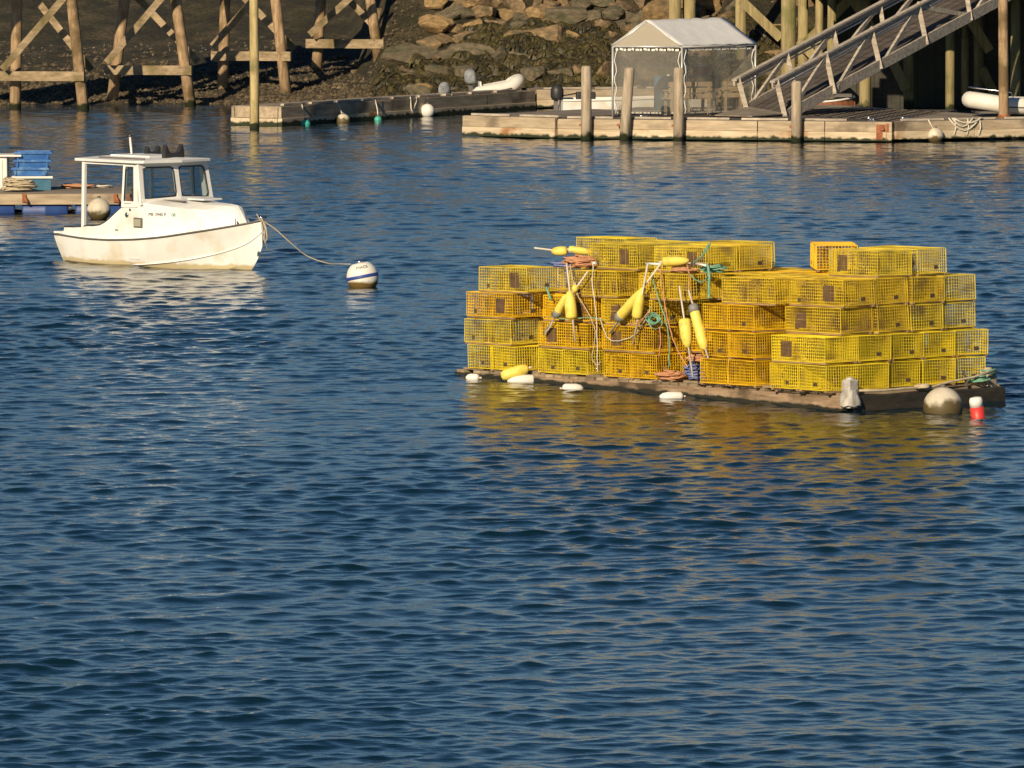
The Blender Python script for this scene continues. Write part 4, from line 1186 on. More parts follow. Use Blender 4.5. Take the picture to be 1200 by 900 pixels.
for s in (-1, 1):
    yb_, yt_ = s * .775, s * .725
    A_ = lambda x, z: Vector((x, yb_ + (yt_ - yb_) * (z - 1.03) / (zt - 1.03), z))
    mb = MB()
    mb.bar(A_(-.07, 1.02), A_(-.13, zt), .10, .04, up=(0, 1, 0)); mb.bar(A_(-.40, 1.0), A_(-.40, zt), .05, .06, up=(0, 1, 0))
    mb.bar(A_(-.4, zt - .03), A_(-.1, zt - .03), .06, .05, up=(0, 1, 0)); mb.bar(A_(-.42, 1.06), A_(-.05, 1.06), .10, .05, up=(0, 1, 0))
    mb.bar(A_(-1.45, zt - .02), A_(-.1, zt - .02), .05, .05, up=(0, 1, 0))
    mb.build('quarter_frame', M['gel'], boat, mod=.005)
    pol = [A_(-.37, 1.12), A_(-.35, 1.07), A_(-.19, 1.07), A_(-.15, 1.12), A_(-.18, 1.62), A_(-.22, 1.68), A_(-.35, 1.68), A_(-.37, 1.62)]
    mb = MB(); mb.prism([p_ + Vector((0, s * .012, 0)) for p_ in pol], (0, s * .005, 0)); g_ = mb.build('window', M['glass'], boat)
    mb = MB(); mb.tube([p_ + Vector((0, s * .02, 0)) for p_ in pol + [pol[0]]], .008, 6); mb.build('gasket', M['black'], g_)
    mb = MB(); mb.bar((-1.44, s * .76, .55), (-1.44, s * .735, zt), .065, .065); mb.build('roof_post', M['gel'], boat, mod=.008)
# roof
def roof_poly(z, g): return [(-1.62 - g, -.80 - g, z - .0), (-.05, -.83 - g, z), (.08 + g, -.74 - g, z), (.2 + g, 0, z), (.08 + g, .74 + g, z), (-.05, .83 + g, z), (-1.62 - g, .80 + g, z)]
mb = MB(); lo_ = roof_poly(zt, 0); up_ = roof_poly(zt + .045, .0)
vs = lo_ + up_ + [(-1.5, 0, zt + .085), (.05, 0, zt + .085)]
n7 = 7
fs = [tuple(range(7))[::-1]] + [(k, (k + 1) % 7, 7 + (k + 1) % 7, 7 + k) for k in range(7)]
fs += [(7, 8, 15, 14), (8, 9, 15), (9, 10, 15), (10, 11, 15), (11, 12, 15), (12, 13, 14, 15), (13, 7, 14)]
mb.add(vs, fs); mb.build('roof', M['roofw'], boat, mod=.006)
MB().box((-.75, -.02, zt + .09), (1.0, .62, .035)).build('roof_hatch', M['roofw'], boat, mod=.01)
MB().box((-.62, -.62, zt + .065), (1.15, .03, .03)).build('grab_strip', M['darkgrey'], boat)
def horned(x, y, sc):
    mb = MB(); pts = [(-.2, 0), (-.2, .1), (-.17, .22), (-.1, .1), (0, .06), (.1, .1), (.17, .22), (.2, .1), (.2, 0)]
    mb.prism([(x - .045, y + a * sc, zt + .07 + c * sc) for a, c in pts], (.09, 0, 0)); mb.build('roof_cradle', M['black'], boat)
horned(.0, -.02, 1.05); horned(-.95, .35, .75)
mb = MB(); mb.tube([(-1.1, .02, zt + .08), (-1.19, .06, zt + .38)], .02, 8); mb.build('antenna', M['white'], boat)
MB().tube([(-1.19, .06, zt + .38), (-1.2, .063, zt + .43)], .014, 6).build('antenna_tip', M['darkgrey'], boat)
# cockpit coaming trim: black edge following the curved side
for s in (-1, 1):
    mb = MB(); mb.tube([(x, s * (hw_ - .015), zt_ + .006) for (x, hw_, zt_) in HS if x <= -.27], .016, 6); mb.build('coaming_trim', M['black'], boat)
mb = MB(); mb.tube([(-2.15, -.58, .606), (-2.15, .58, .606)], .016, 6); mb.build('coaming_trim', M['black'], boat)
# hull side fittings on starboard
def side_pt(x, z, out=.0):
    hw_ = interp(HS, x, 1); rb = railv(x, 1); rz_ = railv(x, 2)
    zt_ = interp(HS, x, 2); t_ = (z - rz_) / max(.01, zt_ - rz_)
    return Vector((x, -(hw_ + .012 + (-.012) * t_) - out, z))
a = side_pt(-.02, .76, .008)
MB().box(a, (.20, .02, .17), Matrix.Rotation(.06, 3, 'Z')).build('portlight', M['darkgrey'], boat, mod=.02)
MB().box(a + Vector((0, -.009, 0)), (.15, .015, .12), Matrix.Rotation(.06, 3, 'Z')).build('portlight_glass', mk('pale_glass', (.35, .34, .26), rough=.2), boat)
a = side_pt(-.3, .88, .0)
MB().lathe([(.035, 0), (.045, .01), (.03, .02), (0.001, .02)], a, (0, -1, 0), 14).build('filler_cap', M['steel'], boat)
MB().lathe([(.02, 0), (.025, .01), (0.001, .015)], side_pt(-.22, .97, 0), (0, -1, 0), 12).build('vent_cap', M['darkgrey'], boat)
MB().box(side_pt(-.55, .62, .004), (.07, .012, .02)).build('step_plate', M['darkgrey'], boat)
dx_ = (side_pt(.65, .9) - side_pt(.2, .9)); ang = math.atan2(dx_.y, dx_.x)
def reg(txt, x, mat, size=.08):
    p_ = side_pt(x, .905, .006)
    mt = Matrix.Translation(p_) @ Matrix.Rotation(ang, 4, 'Z') @ Matrix.Rotation(math.pi / 2, 4, 'X')
    lettering(txt, size, mat, boat, mt, 'registration_number')
reg('ME 3940 P', .36, 'text'); reg('08', .66, 'textg')
# stem fitting, cleat
MB().tube([(2.17, 0, .84), (2.2, 0, .9)], .02, 6).tube([(2.13, -.06, .9), (2.25, .06, .9)], .014, 6).build('bow_cleat', M['steel'], boat)
MB().box((2.12, 0, .30), (.05, .04, .08)).build('stem_eye', M['steel'], boat)
MB().box((.18, -.74, 1.14), (.06, .05, .05)).build('side_light', M['steel'], boat) if False else None
# seat + wheel inside
MB().box((-1.0, .35, .35), (.35, .4, .38)).build('seat_box', M['gel'], boat, mod=.02)
MB().box((-.12, .3, .9), (.2, .6, .25)).build('dashboard', M['gel'], boat, mod=.02)
MB().tube([(-.26 + .03 * math.sin(a_), .3 + .15 * math.cos(a_), 1.03 + .15 * math.sin(a_)) for a_ in [k * math.pi / 8 for k in range(17)]], .011, 6).build('steering_wheel', M['black'], boat)
mw = world_matrix(boat)
ball_float('mooring_ball', 'tan bottomed white ball floating by the work raft, seen across the boat cockpit', 116, 256.5, .225, 'bigball', .12, 'white mooring balls')
# mooring rope bow -> buoy
pb = mw @ Vector((2.2, -.02, .86)); pe = PY(411, 309.5, world_matrix(mbuoy).translation.y)
mb = MB()
pts = []
d_in = PZ(363, 301, .0)
P_ = [pb, PY(322, 268, pb.y - .1), PY(340, 284, pb.y - .6), PY(360, 300, (pb.y + pe.y) / 2), PY(384, 308.5, (pb.y + pe.y) / 2 - .3), PY(398, 309.3, pe.y + .3), pe]
fine = []
for i in range(len(P_) - 1):
    for k in range(5):
        t_ = k / 5
        p0_, p1_, p2_, p3_ = P_[max(0, i - 1)], P_[i], P_[i + 1], P_[min(len(P_) - 1, i + 2)]
        fine.append(.5 * ((2 * p1_) + (p2_ - p0_) * t_ + (2 * p0_ - 5 * p1_ + 4 * p2_ - p3_) * t_ ** 2 + (3 * p1_ - p0_ - 3 * p2_ + p3_) * t_ ** 3))
fine.append(pe)
for q_ in fine: q_.z = max(q_.z, .04)
mb.tube(fine, .008, 6)
tag(mb.build('mooring_rope', M['rope_t'], None, loc=pb), 'thin pale mooring rope running from the boat bow to the striped buoy', 'rope')
mb = MB()
mb.tube([pb + Vector((0, -.02, .03)), pb + Vector((.08, -.03, -.12)), pb + Vector((.10, -.03, -.3)), pb + Vector((.06, -.03, -.38)), pb + Vector((.04, -.03, -.3)), pb + Vector((.07, -.03, -.14)), pb + Vector((.02, -.02, 0))], .012, 6)
mb.tube([pb + Vector((-.08, 0, .1)), pb + Vector((0, -.03, -.02)), pb + Vector((.1, -.04, -.5))], .008, 6)
tag(mb.build('rope_tail', M['rope_t'], None, loc=pb), 'short looped rope tail hanging from the boat bow', 'rope')

# ================================================================== LOBSTER TRAP RAFT
TH = R(38)
O = PZ(992, 482)
TILT = -.020      # the far end floats lower
UV = Matrix.Rotation(TH, 4, 'Z') @ Matrix.Rotation(TILT, 4, 'X'); UV.translation = O
def raftp(u, v, z=0.0): return UV @ Vector((u, v, z))
DK = .225            # deck height
LR, WR = 7.82, 2.52
raft = thing('trap_raft', 'low waterlogged timber raft carrying the stacked lobster traps', 'raft', O, rot=(TILT, 0, TH))
mb = MB(); n = int(LR / .17)
for i in range(n):
    if random.random() < .03: continue
    mb.box((WR / 2 + rr(-.02, .02), (i + .5) * .17, DK - .02 + rr(-.004, .004)), (WR + rr(-.02, .05), .15, .04))
mb.build('deck_planks', M['raftdeck'], raft)
mb = MB()
for a, c in ((.0, 2.6), (2.6, 5.3), (5.3, LR)):
    mb.box((-.01 + rr(-.01, .01), (a + c) / 2, .095), (.12, c - a - .02, .19))
mb.build('long_beam', M['raftside'], raft, mod=.012)
mb = MB(); mb.box((WR - .03, LR / 2, .095), (.12, LR, .19)); mb.build('far_beam', M['raftside'], raft)
MB().box((WR / 2 + .06, .0, .085), (WR - .02, .12, .20)).build('end_beam', M['raftdark'], raft, mod=.012)
MB().box((WR / 2, LR, .09), (WR, .12, .19)).build('end_beam', M['raftdark'], raft, mod=.012)
for uu in (.03, WR - .03): MB().box((uu, LR / 2, -.06), (.2, LR - .1, .12)).build('float_log', M['raftdark'], raft)
# edge board strips with gaps on front edge
mb = MB()
for k in range(12):
    v = .15 + k * .65; mb.box((.06, v + .2, DK + .018), (.1, .42, .03))
mb.build('toe_rail', M['raftdeck'], raft)
def bollard(u, v, h, r_, lab, wrapped):
    t = thing('bollard', lab, 'bollard', raftp(u, v, 0), TH + .1)
    zb_ = .02 if wrapped else 0
    MB().box((0, 0, (h + zb_) / 2 + .02), (r_ * 2, r_ * 1.7, h - zb_)).lathe([(r_ * .8, -.05), (r_ * .75, .01), (r_ * .5, .03), (.001, .035)], (0, 0, h + .02), n=12).build('post', M['wrap' if wrapped else 'greyz'], t, mod=.045 if wrapped else .02)
    if wrapped:
        mb = MB(); vs = []; n_ = 20
        for j, (zz, sc) in enumerate(((.07, 1.5), (.12, 1.45), (.18, 1.3), (.22, 1.12), (.27, 1.06))):
            for k in range(n_):
                a_ = 2 * math.pi * k / n_; wv = 1 + .07 * math.sin(k * 2.3 + j) + .04 * math.sin(k * 5.1 + j * 2)
                ca, sa = math.cos(a_), math.sin(a_); q_ = 1 / max(abs(ca), abs(sa)) ** .7
                vs.append((r_ * sc * wv * ca * q_, r_ * .9 * sc * wv * sa * q_, zz + .01 * math.sin(k * 1.7)))
        mb.add(vs, [(j * n_ + k, j * n_ + (k + 1) % n_, (j + 1) * n_ + (k + 1) % n_, (j + 1) * n_ + k) for j in range(4) for k in range(n_)], True)
        mb.build('plastic_skirt', M['wrap'], t)
    else:
        MB().tube([(r_ * 1.1 * math.cos(a), r_ * 1.0 * math.sin(a), .30 + .006 * a) for a in [k * .5 for k in range(38)]], .012, 5).build('lashing', M['rope_g'], t)
bollard(.03, -.03, .37, .082, 'white plastic wrapped bollard on the near corner of the trap raft', True)
bollard(WR - .12, .08, .38, .085, 'bare grey wood bollard at the far corner of the trap raft', False)

# --- one trap with its parts
TL, TW, THT = 1.0, .52, .331
def grid_face(mb, o, a, c, na, nc, r_):
    o, a, c = Vector(o), Vector(a), Vector(c)
    nrm = a.cross(c).normalized()
    for i in range(na + 1):
        p_ = o + a * (i / na); mb.bar(p_, p_ + c, r_, r_, up=nrm)
    for j in range(nc + 1):
        p_ = o + c * (j / nc); mb.bar(p_, p_ + a, r_, r_, up=nrm)
WR_ = .0056
def trap_meshes(wmat, variant):
    res = []
    mb = MB(); z0_, z1_ = .028, THT; h_ = z1_ - z0_
    NL, NW, NH = 26, 13, 8
    grid_face(mb, (0, 0, z0_), (TW, 0, 0), (0, 0, h_), NW, NH, WR_)
    grid_face(mb, (0, TL, z0_), (TW, 0, 0), (0, 0, h_), NW, NH, WR_)
    grid_face(mb, (0, 0, z0_), (0, TL, 0), (0, 0, h_), NL, NH, WR_)
    grid_face(mb, (TW, 0, z0_), (0, TL, 0), (0, 0, h_), NL, NH, WR_)
    grid_face(mb, (0, 0, z0_), (TW, 0, 0), (0, TL, 0), NW, NL, WR_)
    grid_face(mb, (0, 0, z1_), (TW, 0, 0), (0, TL, 0), NW, NL, WR_)
    grid_face(mb, (.0, TL * .5, z0_), (TW, 0, 0), (0, 0, h_), NW, NH, WR_)
    cage = mb.build('wire_cage', M[wmat])
    res.append(cage)
    # stiff edges: door frame on top, corner rims
    mb = MB(); e = .009
    cs = [(0, 0), (TW, 0), (TW, TL), (0, TL)]
    for k in range(4):
        a, c = cs[k], cs[(k + 1) % 4]
        for zz in (z0_, z1_): mb.bar((*a, zz), (*c, zz), e, e)
        mb.bar((*a, z0_), (*a, z1_), e, e)
    mb.bar((0, TL * .5, z1_), (TW, TL * .5, z1_), e, e); mb.bar((0, TL * .5, z0_), (0, TL * .5, z1_), e * .8, e * .8); mb.bar((TW, TL * .5, z0_), (TW, TL * .5, z1_), e * .8, e * .8)
    res.append(mb.build('rim_frame', M[wmat]))
    mb = MB()
    for x_ in (0.02, TW - .02):
        res.append(MB().box((x_, TL / 2, .014), (.035, TL + .01, .028)).build('runner', M['runner']))
    # netting heads (funnels): side entrance and parlour head
    def funnel(mb, c0, c1, r0, r1):
        c0, c1 = Vector(c0), Vector(c1); d_ = (c1 - c0).normalized(); u_ = d_.orthogonal().normalized(); q_ = d_.cross(u_)
        P = []
        for i in range(6):
            f_ = i / 5; rad_ = r0 + (r1 - r0) * f_; P.append([c0.lerp(c1, f_) + (u_ * math.cos(a_) + q_ * math.sin(a_)) * rad_ for a_ in [2 * math.pi * k / 14 for k in range(14)]])
        for i in range(6):
            for k in range(14):
                mb.bar(P[i][k], P[i][(k + 1) % 14], .006, .006)
                if i < 5: mb.bar(P[i][k], P[i + 1][(k + i % 2) % 14], .006, .006)
    mb = MB()
    vy = .68 if variant == 0 else .30
    funnel(mb, (.01, vy, .17), (.2, vy, .18), .115, .06)
    res.append(mb.build('entrance_net', M['net']))
    mb = MB(); funnel(mb, (.25, TL * .5, .18), (.25, TL * .5 + .25, .2), .15, .08); res.append(mb.build('parlour_net', M['net']))
    # dark entrance hoop panel in the side mesh
    mb = MB()
    hy = .26 if variant == 0 else .72
    s_ = .09
    for i in range(9):
        f_ = -s_ + 2 * s_ * i / 8
        mb.bar((-.006, hy + f_, .17 - s_), (-.006, hy + f_, .17 + s_), .009, .009); mb.bar((-.006, hy - s_, .17 + f_), (-.006, hy + s_, .17 + f_), .009, .009)
    res.append(mb.build('side_net', M['net']))
    res.append(MB().box((-.006, .80, .085), (.008, .06, .05)).build('escape_vent', M['vent']))
    res.append(MB().box((TW * .62, -.006, .10), (.07, .008, .045)).build('escape_vent', M['vent']))
    res.append(MB().box((.14, .62, .06), (.09, .2, .06)).build('ballast_brick', M['brick']))
    res.append(MB().lathe([(0.001, 0), (.035, .02), (.05, .08), (.03, .15), (.008, .19)], (TW * .5, .36, .06), n=8).build('bait_bag', M['net']))
    return res
protos = {}
for wm in ('wireA', 'wireB', 'wireC', 'wireD'):
    for vr_ in (0, 1): protos[(wm, vr_)] = trap_meshes(wm, vr_)
for ki, (k_, v_) in enumerate(protos.items()):
    for o in v_:
        for vt in o.data.vertices:
            c_ = vt.co
            if c_.z < .02: continue
            f_ = Vector((c_.x * 3.2, c_.y * 3.2, c_.z * 3.2 + ki * 9.7))
            vt.co = c_ + Vector((noise.noise(f_), noise.noise(f_ + Vector((5, 0, 0))), noise.noise(f_ + Vector((0, 7, 0))) * .8)) * .014
proto_data = {k: [(o.name.split('.')[0], o.data) for o in v] for k, v in protos.items()}
for v in protos.values():
    for o in v: bpy.data.objects.remove(o)
colour_word = {'wireA': 'bright yellow', 'wireB': 'mustard yellow', 'wireC': 'orange yellow', 'wireD': 'dull yellow'}
placed = []   # (u0,u1,v0,v1,layer)
def fits(u0, u1, v0, v1, L):
    for (a, b_, c, d, l_) in placed:
        if l_ == L and u0 < b_ - .03 and u1 > a + .03 and v0 < d - .03 and v1 > c + .03: return False
    return True
LAYW = ['bottom', 'second', 'third', 'fourth', 'top']
def trap(u, v, L, orient, wm, lab, extra_rot=0.0, check=False, pitch=None, ln=True):
    """near corner (u,v) in raft frame; orient l = long side along v, c = long side along u"""
    du, dv = (TW, TL) if orient == 'l' else (TL, TW)
    if check and not fits(u, u + du, v, v + dv, L): return None
    placed.append((u, u + du, v, v + dv, L))
    z_ = DK + .004 + L * (THT + .012)
    t = thing('lobster_trap', lab, 'lobster trap', raftp(0, 0), 0, 'wire lobster traps stacked on the raft')
    ju, jv = rr(-.015, .015), rr(-.035, .035)
    if orient == 'l':
        t.location = raftp(u + ju, v + jv, z_); t.rotation_euler = (0, 0, TH + rr(-.03, .03) + extra_rot)
    else:   # rotate -90: local y (length) -> +u ; local x -> -v ; so origin at (u, v+TW)
        t.location = raftp(u + ju, v + TW + jv, z_); t.rotation_euler = (0, 0, TH - math.pi / 2 + rr(-.018, .018) + extra_rot)
    t.rotation_euler[0] = rr(-.006, .006) + (TILT if orient == 'l' else 0); t.rotation_euler[1] = rr(-.008, .008) + (TILT if orient == 'c' else 0)
    vr_ = 0 if random.random() < .7 else 1
    for nm, data in proto_data[(wm, vr_)]:
        if nm in ('side_net',) and random.random() < .4: continue
        if nm == 'escape_vent' and random.random() < .35: continue
        if nm == 'ballast_brick' and random.random() < .4: continue
        o = bpy.data.objects.new(nm, data); o.parent = t; COL.objects.link(o)
    return t
def v_for(px, u, L):
    z_ = DK + L * .343 + .17; lo, hi = -2.0, 10.0
    for _ in range(50):
        m_ = (lo + hi) / 2
        if pix(raftp(u, m_, z_))[0] > px: lo = m_
        else: hi = m_
    return lo
ordn = ['first', 'second', 'third', 'fourth', 'fifth']
# end row (near end of the raft): labels count from the wrapped bollard
trap(-.2, .12, 0, 'c', 'wireA', 'bright yellow trap lying crosswise just behind the white wrapped bollard')
trap(-.2, .67, 0, 'c', 'wireA', 'bright yellow crosswise trap in the bottom layer, second back from the wrapped bollard')
for i in range(3): trap(.83 + i * .548, .14, 0, 'l', 'wireA', 'bright yellow end-on trap in the bottom layer, %s towards the bare grey bollard' % ordn[i])
for i in range(5): trap(-.2 + i * .54, .16, 1, 'l', 'wireA', 'bright yellow end-on trap in the second layer, %s from the wrapped bollard corner' % ordn[i])
for i in range(4): trap(.13 + i * .553, .2, 2, 'l', 'wireB' if i in (0, 1) else 'wireD', '%s end-on trap in the third layer, %s from the wrapped bollard corner' % ('mustard yellow' if i < 2 else 'dull yellow', ordn[i]), extra_rot=.03 * (i == 1))
for i in range(4): trap(.13 + i * .553, .2, 3, 'l', 'wireB' if i < 3 else 'wireD', '%s end-on trap in the fourth layer, %s from the wrapped bollard corner' % ('mustard yellow' if i < 3 else 'dull yellow', ordn[i]))
trap(.73, .24, 4, 'l', 'wireD', 'dull yellow top layer trap standing just in front of the askew orange one', extra_rot=-.09)
trap(1.40, .24, 4, 'l', 'wireD', 'outermost dull yellow trap of the top layer above the bare grey bollard', extra_rot=.09)
# orange single trap set askew on top
t = trap(.15, 1.35, 4, 'l', 'wireC', 'orange yellow trap set askew on top of the stack with open water behind')
pp = raftp(.9, 2.6, DK + .012 + 4 * (THT + .012))
t.location = PY(957, 317.5, pp.y); t.location.z = pp.z; t.rotation_euler = (TILT * .6, TILT * .7, .03)
# long front wall; (px of near corner, u, layer, orient, wire, label)
FW = [
    (886, -.1, 0, 'c', 'wireC', 'orange yellow crosswise trap at the foot of its stack, nearest the bright yellow block'),
    (855, -.1, 0, 'c', 'wireC', 'orange yellow crosswise trap in the bottom layer beside the coiled blue rope'),
    (886, -.1, 1, 'c', 'wireC', 'orange yellow crosswise trap in the second layer, nearest the bright yellow block'),
    (855, -.1, 1, 'c', 'wireC', 'orange yellow crosswise trap in the second layer beside the hanging long buoys'),
    (886, -.08, 2, 'c', 'wireC', 'orange yellow crosswise trap in the third layer, nearest the mustard yellow block'),
    (855, -.1, 2, 'c', 'wireC', 'orange yellow crosswise trap in the third layer beside the hanging long buoys'),
    (905, -.05, 3, 'l', 'wireB', 'mustard yellow side-on trap in the fourth layer above the orange stack'),
    (769, 0, 0, 'c', 'wireC', 'orange yellow crosswise trap in the bottom layer beside the coiled orange rope'),
    (737, 0, 0, 'c', 'wireC', 'orange yellow crosswise trap in the bottom layer below the pair of slanting buoys'),
    (688, 0, 0, 'c', 'wireA', 'bright yellow crosswise trap in the bottom layer behind the middle of the white floats'),
    (659, 0, 0, 'c', 'wireA', 'bright yellow crosswise trap in the bottom layer nearest the yellow and white float'),
    (604, 0, 0, 'c', 'wireA', 'bright yellow crosswise trap in the bottom layer above the yellow and white float'),
    (576, 0, 0, 'c', 'wireA', 'bright yellow crosswise bottom trap at the far outer corner of the raft'),
    (766, -.02, 1, 'l', 'wireC', 'orange yellow side-on trap in the second layer below the green rope hank'),
    (688, -.02, 1, 'l', 'wireC', 'orange yellow side-on trap, second layer, below the hanging pair with the small round float'),
    (599, .0, 1, 'l', 'wireD', 'dull yellow side-on trap in the second layer at the far outer corner of the raft'),
    (764, 0, 2, 'l', 'wireB', 'mustard yellow side-on trap in the third layer behind the slanting buoys'),
    (695, .05, 2, 'l', 'wireC', 'orange yellow side-on trap, third layer, behind the hanging pair with the small round float'),
    (600, 0, 2, 'l', 'wireC', 'orange yellow side-on trap in the third layer at the far outer corner of the raft'),
    (620, .05, 3, 'l', 'wireD', 'dull yellow side-on trap in the fourth layer, outermost towards the white boat'),
    (724, 0, 3, 'l', 'wireB', 'mustard yellow side-on trap in the fourth layer just under the pile of brown rope'),
    (806, 0, 3, 'l', 'wireB', 'mustard yellow side-on trap in the fourth layer under the lying buoy'),
    (746, .3, 4, 'l', 'wireD', 'dull yellow side-on trap in the top layer behind the pile of brown rope'),
    (829, .3, 4, 'l', 'wireD', 'dull yellow side-on trap in the top layer behind the looped green rope'),
]
for (px, u, L, o_, wm, lab) in FW:
    trap(u, v_for(px, u, L), L, o_, wm, lab)
# traps behind in the top layer
v1_, v2_ = v_for(829, .3, 4), v_for(746, .3, 4)
trap(.83, v1_ - .02, 4, 'l', 'wireB', 'mustard yellow top layer trap whose open end faces the single askew trap')
trap(1.38, v1_ + .62, 4, 'l', 'wireD', 'dull yellow top layer trap, farthest row from the hanging buoys, nearer the askew trap')
trap(.83, v2_ + .02, 4, 'l', 'wireD', 'dull yellow top layer trap in the second row behind the brown rope pile')
trap(1.38, v_for(734, 1.38, 4), 4, 'l', 'wireA', 'bright yellow top layer trap in the row farthest from the hanging buoys')
# second and third rows seen through the mesh, and the second rank behind the end row
rank = ['just inside the front wall', 'mid raft', 'on the edge facing the docks']
vs_ = [1.19, 2.22, 3.25, 4.28, 5.31, 6.34]
vw = ['behind the end-on rows', 'second bay along', 'third bay along', 'fourth bay along', 'fifth bay along', 'last bay towards the boat']
for L in range(4):
    for ui, u in enumerate((.53, 1.055, 1.58)):
        for vi, v in enumerate(vs_):
            if L == 3 and vi == 5: continue
            if u == .53 and vi == 5 and L == 2: pass
            uu = u if not (L == 0 and u < .6) else .93
            uu = u + (.0)
            wm = random.choice(['wireB', 'wireD', 'wireC'])
            for (au, av) in ((uu, v), (uu + .1, v + .05), (uu + .3, v), (uu, v + .25)):
                if au + TW > WR + .05: continue
                if fits(au, au + TW, av, av + TL, L):
                    trap(au, av, L, 'l', wm, '%s trap, %s layer, %s, %s' % (colour_word[wm], LAYW[L], rank[ui], vw[vi]))
                    break

# --- things hung on the front wall
NF = Vector((-math.cos(TH), -math.sin(TH), 0))     # outward normal of the long front wall
def wallp(px, py, out=.06):
    lo, hi = -1.0, 9.5
    zg = .9
    for _ in range(50):
        m_ = (lo + hi) / 2
        if pix(raftp(-out, m_, zg))[0] > px: lo = m_
        else: hi = m_
    q = raftp(-out, lo, zg); return PY(px, py, q.y)
def lobster_buoy(label, body, stick, r_=.062, out=.13, tip='round', band=None, group='yellow lobster buoys on the trap stack', mid=False, name='lobster_buoy', Pf=None):
    """body: two px points (blunt end -> tapered end); stick: two px points"""
    f_ = Pf or (lambda a, b_: wallp(a, b_, out))
    a, c = f_(*body[0]), f_(*body[1]); s0, s1 = f_(*stick[0]), f_(*stick[1])
    t = thing(name, label, 'buoy', a, 0, group)
    L_ = (c - a).length; d_ = (c - a) / L_
    pr = [(0.001, 0), (r_ * .75, .006), (r_ * .97, .03), (r_, .08), (r_, L_ * .45), (r_ * .92, L_ * .65), (r_ * .72, L_ * .84), (r_ * .42, L_ * .97), (0.001, L_)]
    if mid: pr = [(0.001, 0), (r_ * .7, .008), (r_ * .95, .04), (r_, L_ * .2), (r_, L_ * .47), (r_ * .9, L_ * .5), (r_, L_ * .53), (r_, L_ * .8), (r_ * .8, L_ * .94), (0.001, L_)]
    MB().lathe(pr, a, d_, 18).build('float_body', M['yb'], t, world=True)
    MB().tube([s0, s1], .0120, 8).build('spindle', M['stick'], t, world=True)
    if band: MB().lathe([(r_ * .70, -.004), (r_ * .96, .02), (r_ * 1.015, .05), (r_ * 1.01, .10)], a, d_, 18).build('grey_band', M['rubgrey'], t, world=True)
    return t
lobster_buoy('plump yellow buoy hanging blunt end down in the pair with the small round float', ((670, 374), (667, 341)), ((664, 308), (674, 400)), .078, .16)
lobster_buoy('slim yellow buoy with grey tip leaning behind the plump one', ((651, 371), (664, 345)), ((637, 391), (689, 318)), .055, .10, band=True)
lobster_buoy('long yellow buoy with grey tip slanting in the middle pair', ((724, 374), (756, 337)), ((714, 391), (775, 308)), .068, .12, band=True)
lobster_buoy('shorter yellow buoy hanging steeply in the middle pair', ((746, 373), (751, 340)), ((742, 404), (759, 309)), .070, .17)
lobster_buoy('yellow buoy with blunt top hanging on a bare stick over the blue rope', ((802, 373), (806, 408)), ((796, 335), (812, 442)), .080, .16)
lobster_buoy('long double yellow buoy with grey cap leaning beside the orange stack', ((812, 357), (826, 411)), ((807, 340), (830, 420)), .066, .12, band=True, mid=True)
t = thing('net_float', 'small round yellow float tied above the plump buoy', 'float', wallp(674, 338, .12))
MB().lathe([(max(.001, .042 * math.sin(math.pi * k / 10)), -.05 * math.cos(math.pi * k / 10)) for k in range(11)], n=14).build('shell', M['yb'], t)
MB().tube([(0, 0, .045), (0, 0, .075)], .008, 6).build('eye', M['rope_w'], t)
def topz(L): return DK + .004 + L * (THT + .012)
z4, z5 = topz(4), topz(5)
def onz(px, py, z_): return PZ(px, py, z_)
g4 = lambda px, py, Yoff=0: PY(px, py, wallp(665, 300, -.15).y + Yoff)
lobster_buoy('yellow buoy lying on top of the brown rope pile with its stick over the edge', ((665, 294), (646, 294.5)), ((672, 296), (626, 290.5)), .062, Pf=g4)
lobster_buoy('slim yellow buoy lying behind the brown rope pile', ((666, 292), (696, 296)), ((664, 292), (700, 297)), .050, Pf=lambda a, b_: g4(a, b_, .35))
g5 = lambda px, py: PY(px, py, wallp(790, 306, -.12).y)
lobster_buoy('yellow buoy lying flat on the wall top beside the looped green rope', ((776, 306.5), (808, 305.5)), ((772, 307), (830, 309)), .062, Pf=g5)
# ropes
def wallv(px):
    return v_for(px, 0, 3)
q = raftp(.2, wallv(667), z4 + .01)
rope_pile('rope_pile', 'pile of brown and pink rope under the lying yellow buoys', q, .22, .17, 'rope_o', 20, .011, 11)
q2 = raftp(.14, wallv(656), z4 + .005)
rope_pile('rope_pile', 'small heap of bluish rope showing under the brown rope pile', q2, .2, .08, 'rope_b', 10, .011, 12)
q = raftp(.15, wallv(791), z4 + .01)
rope_pile('rope_pile', 'brown rope bundled under the buoy lying on the wall top', q, .17, .06, 'rope_o', 9, .011, 13)
q = raftp(.18, wallv(822), z4 + .01)
rope_pile('rope_pile', 'tangle of green rope beside the top layer traps', q, .15, .12, 'rope_g', 12, .010, 14)
def hang(name, label, pts, r_, mat, out=.09, group=None, close=False, jitter=0.0):
    P_ = [wallp(a, b_, out) for a, b_ in pts]
    fine = []
    for i in range(len(P_) - 1):
        p0_, p1_, p2_, p3_ = P_[max(0, i - 1)], P_[i], P_[i + 1], P_[min(len(P_) - 1, i + 2)]
        for k in range(6):
            t_ = k / 6
            fine.append(.5 * ((2 * p1_) + (p2_ - p0_) * t_ + (2 * p0_ - 5 * p1_ + 4 * p2_ - p3_) * t_ ** 2 + (3 * p1_ - p0_ - 3 * p2_ + p3_) * t_ ** 3))
    fine.append(P_[-1])
    fine = [p_ + Vector((rr(-1, 1), rr(-1, 1) * .5, rr(-1, 1))) * .0045 for p_ in fine]
    o = MB().tube(fine, r_ * .78, 6).build(name, M[mat], None, loc=P_[0])
    return tag(o, label, 'rope', group)
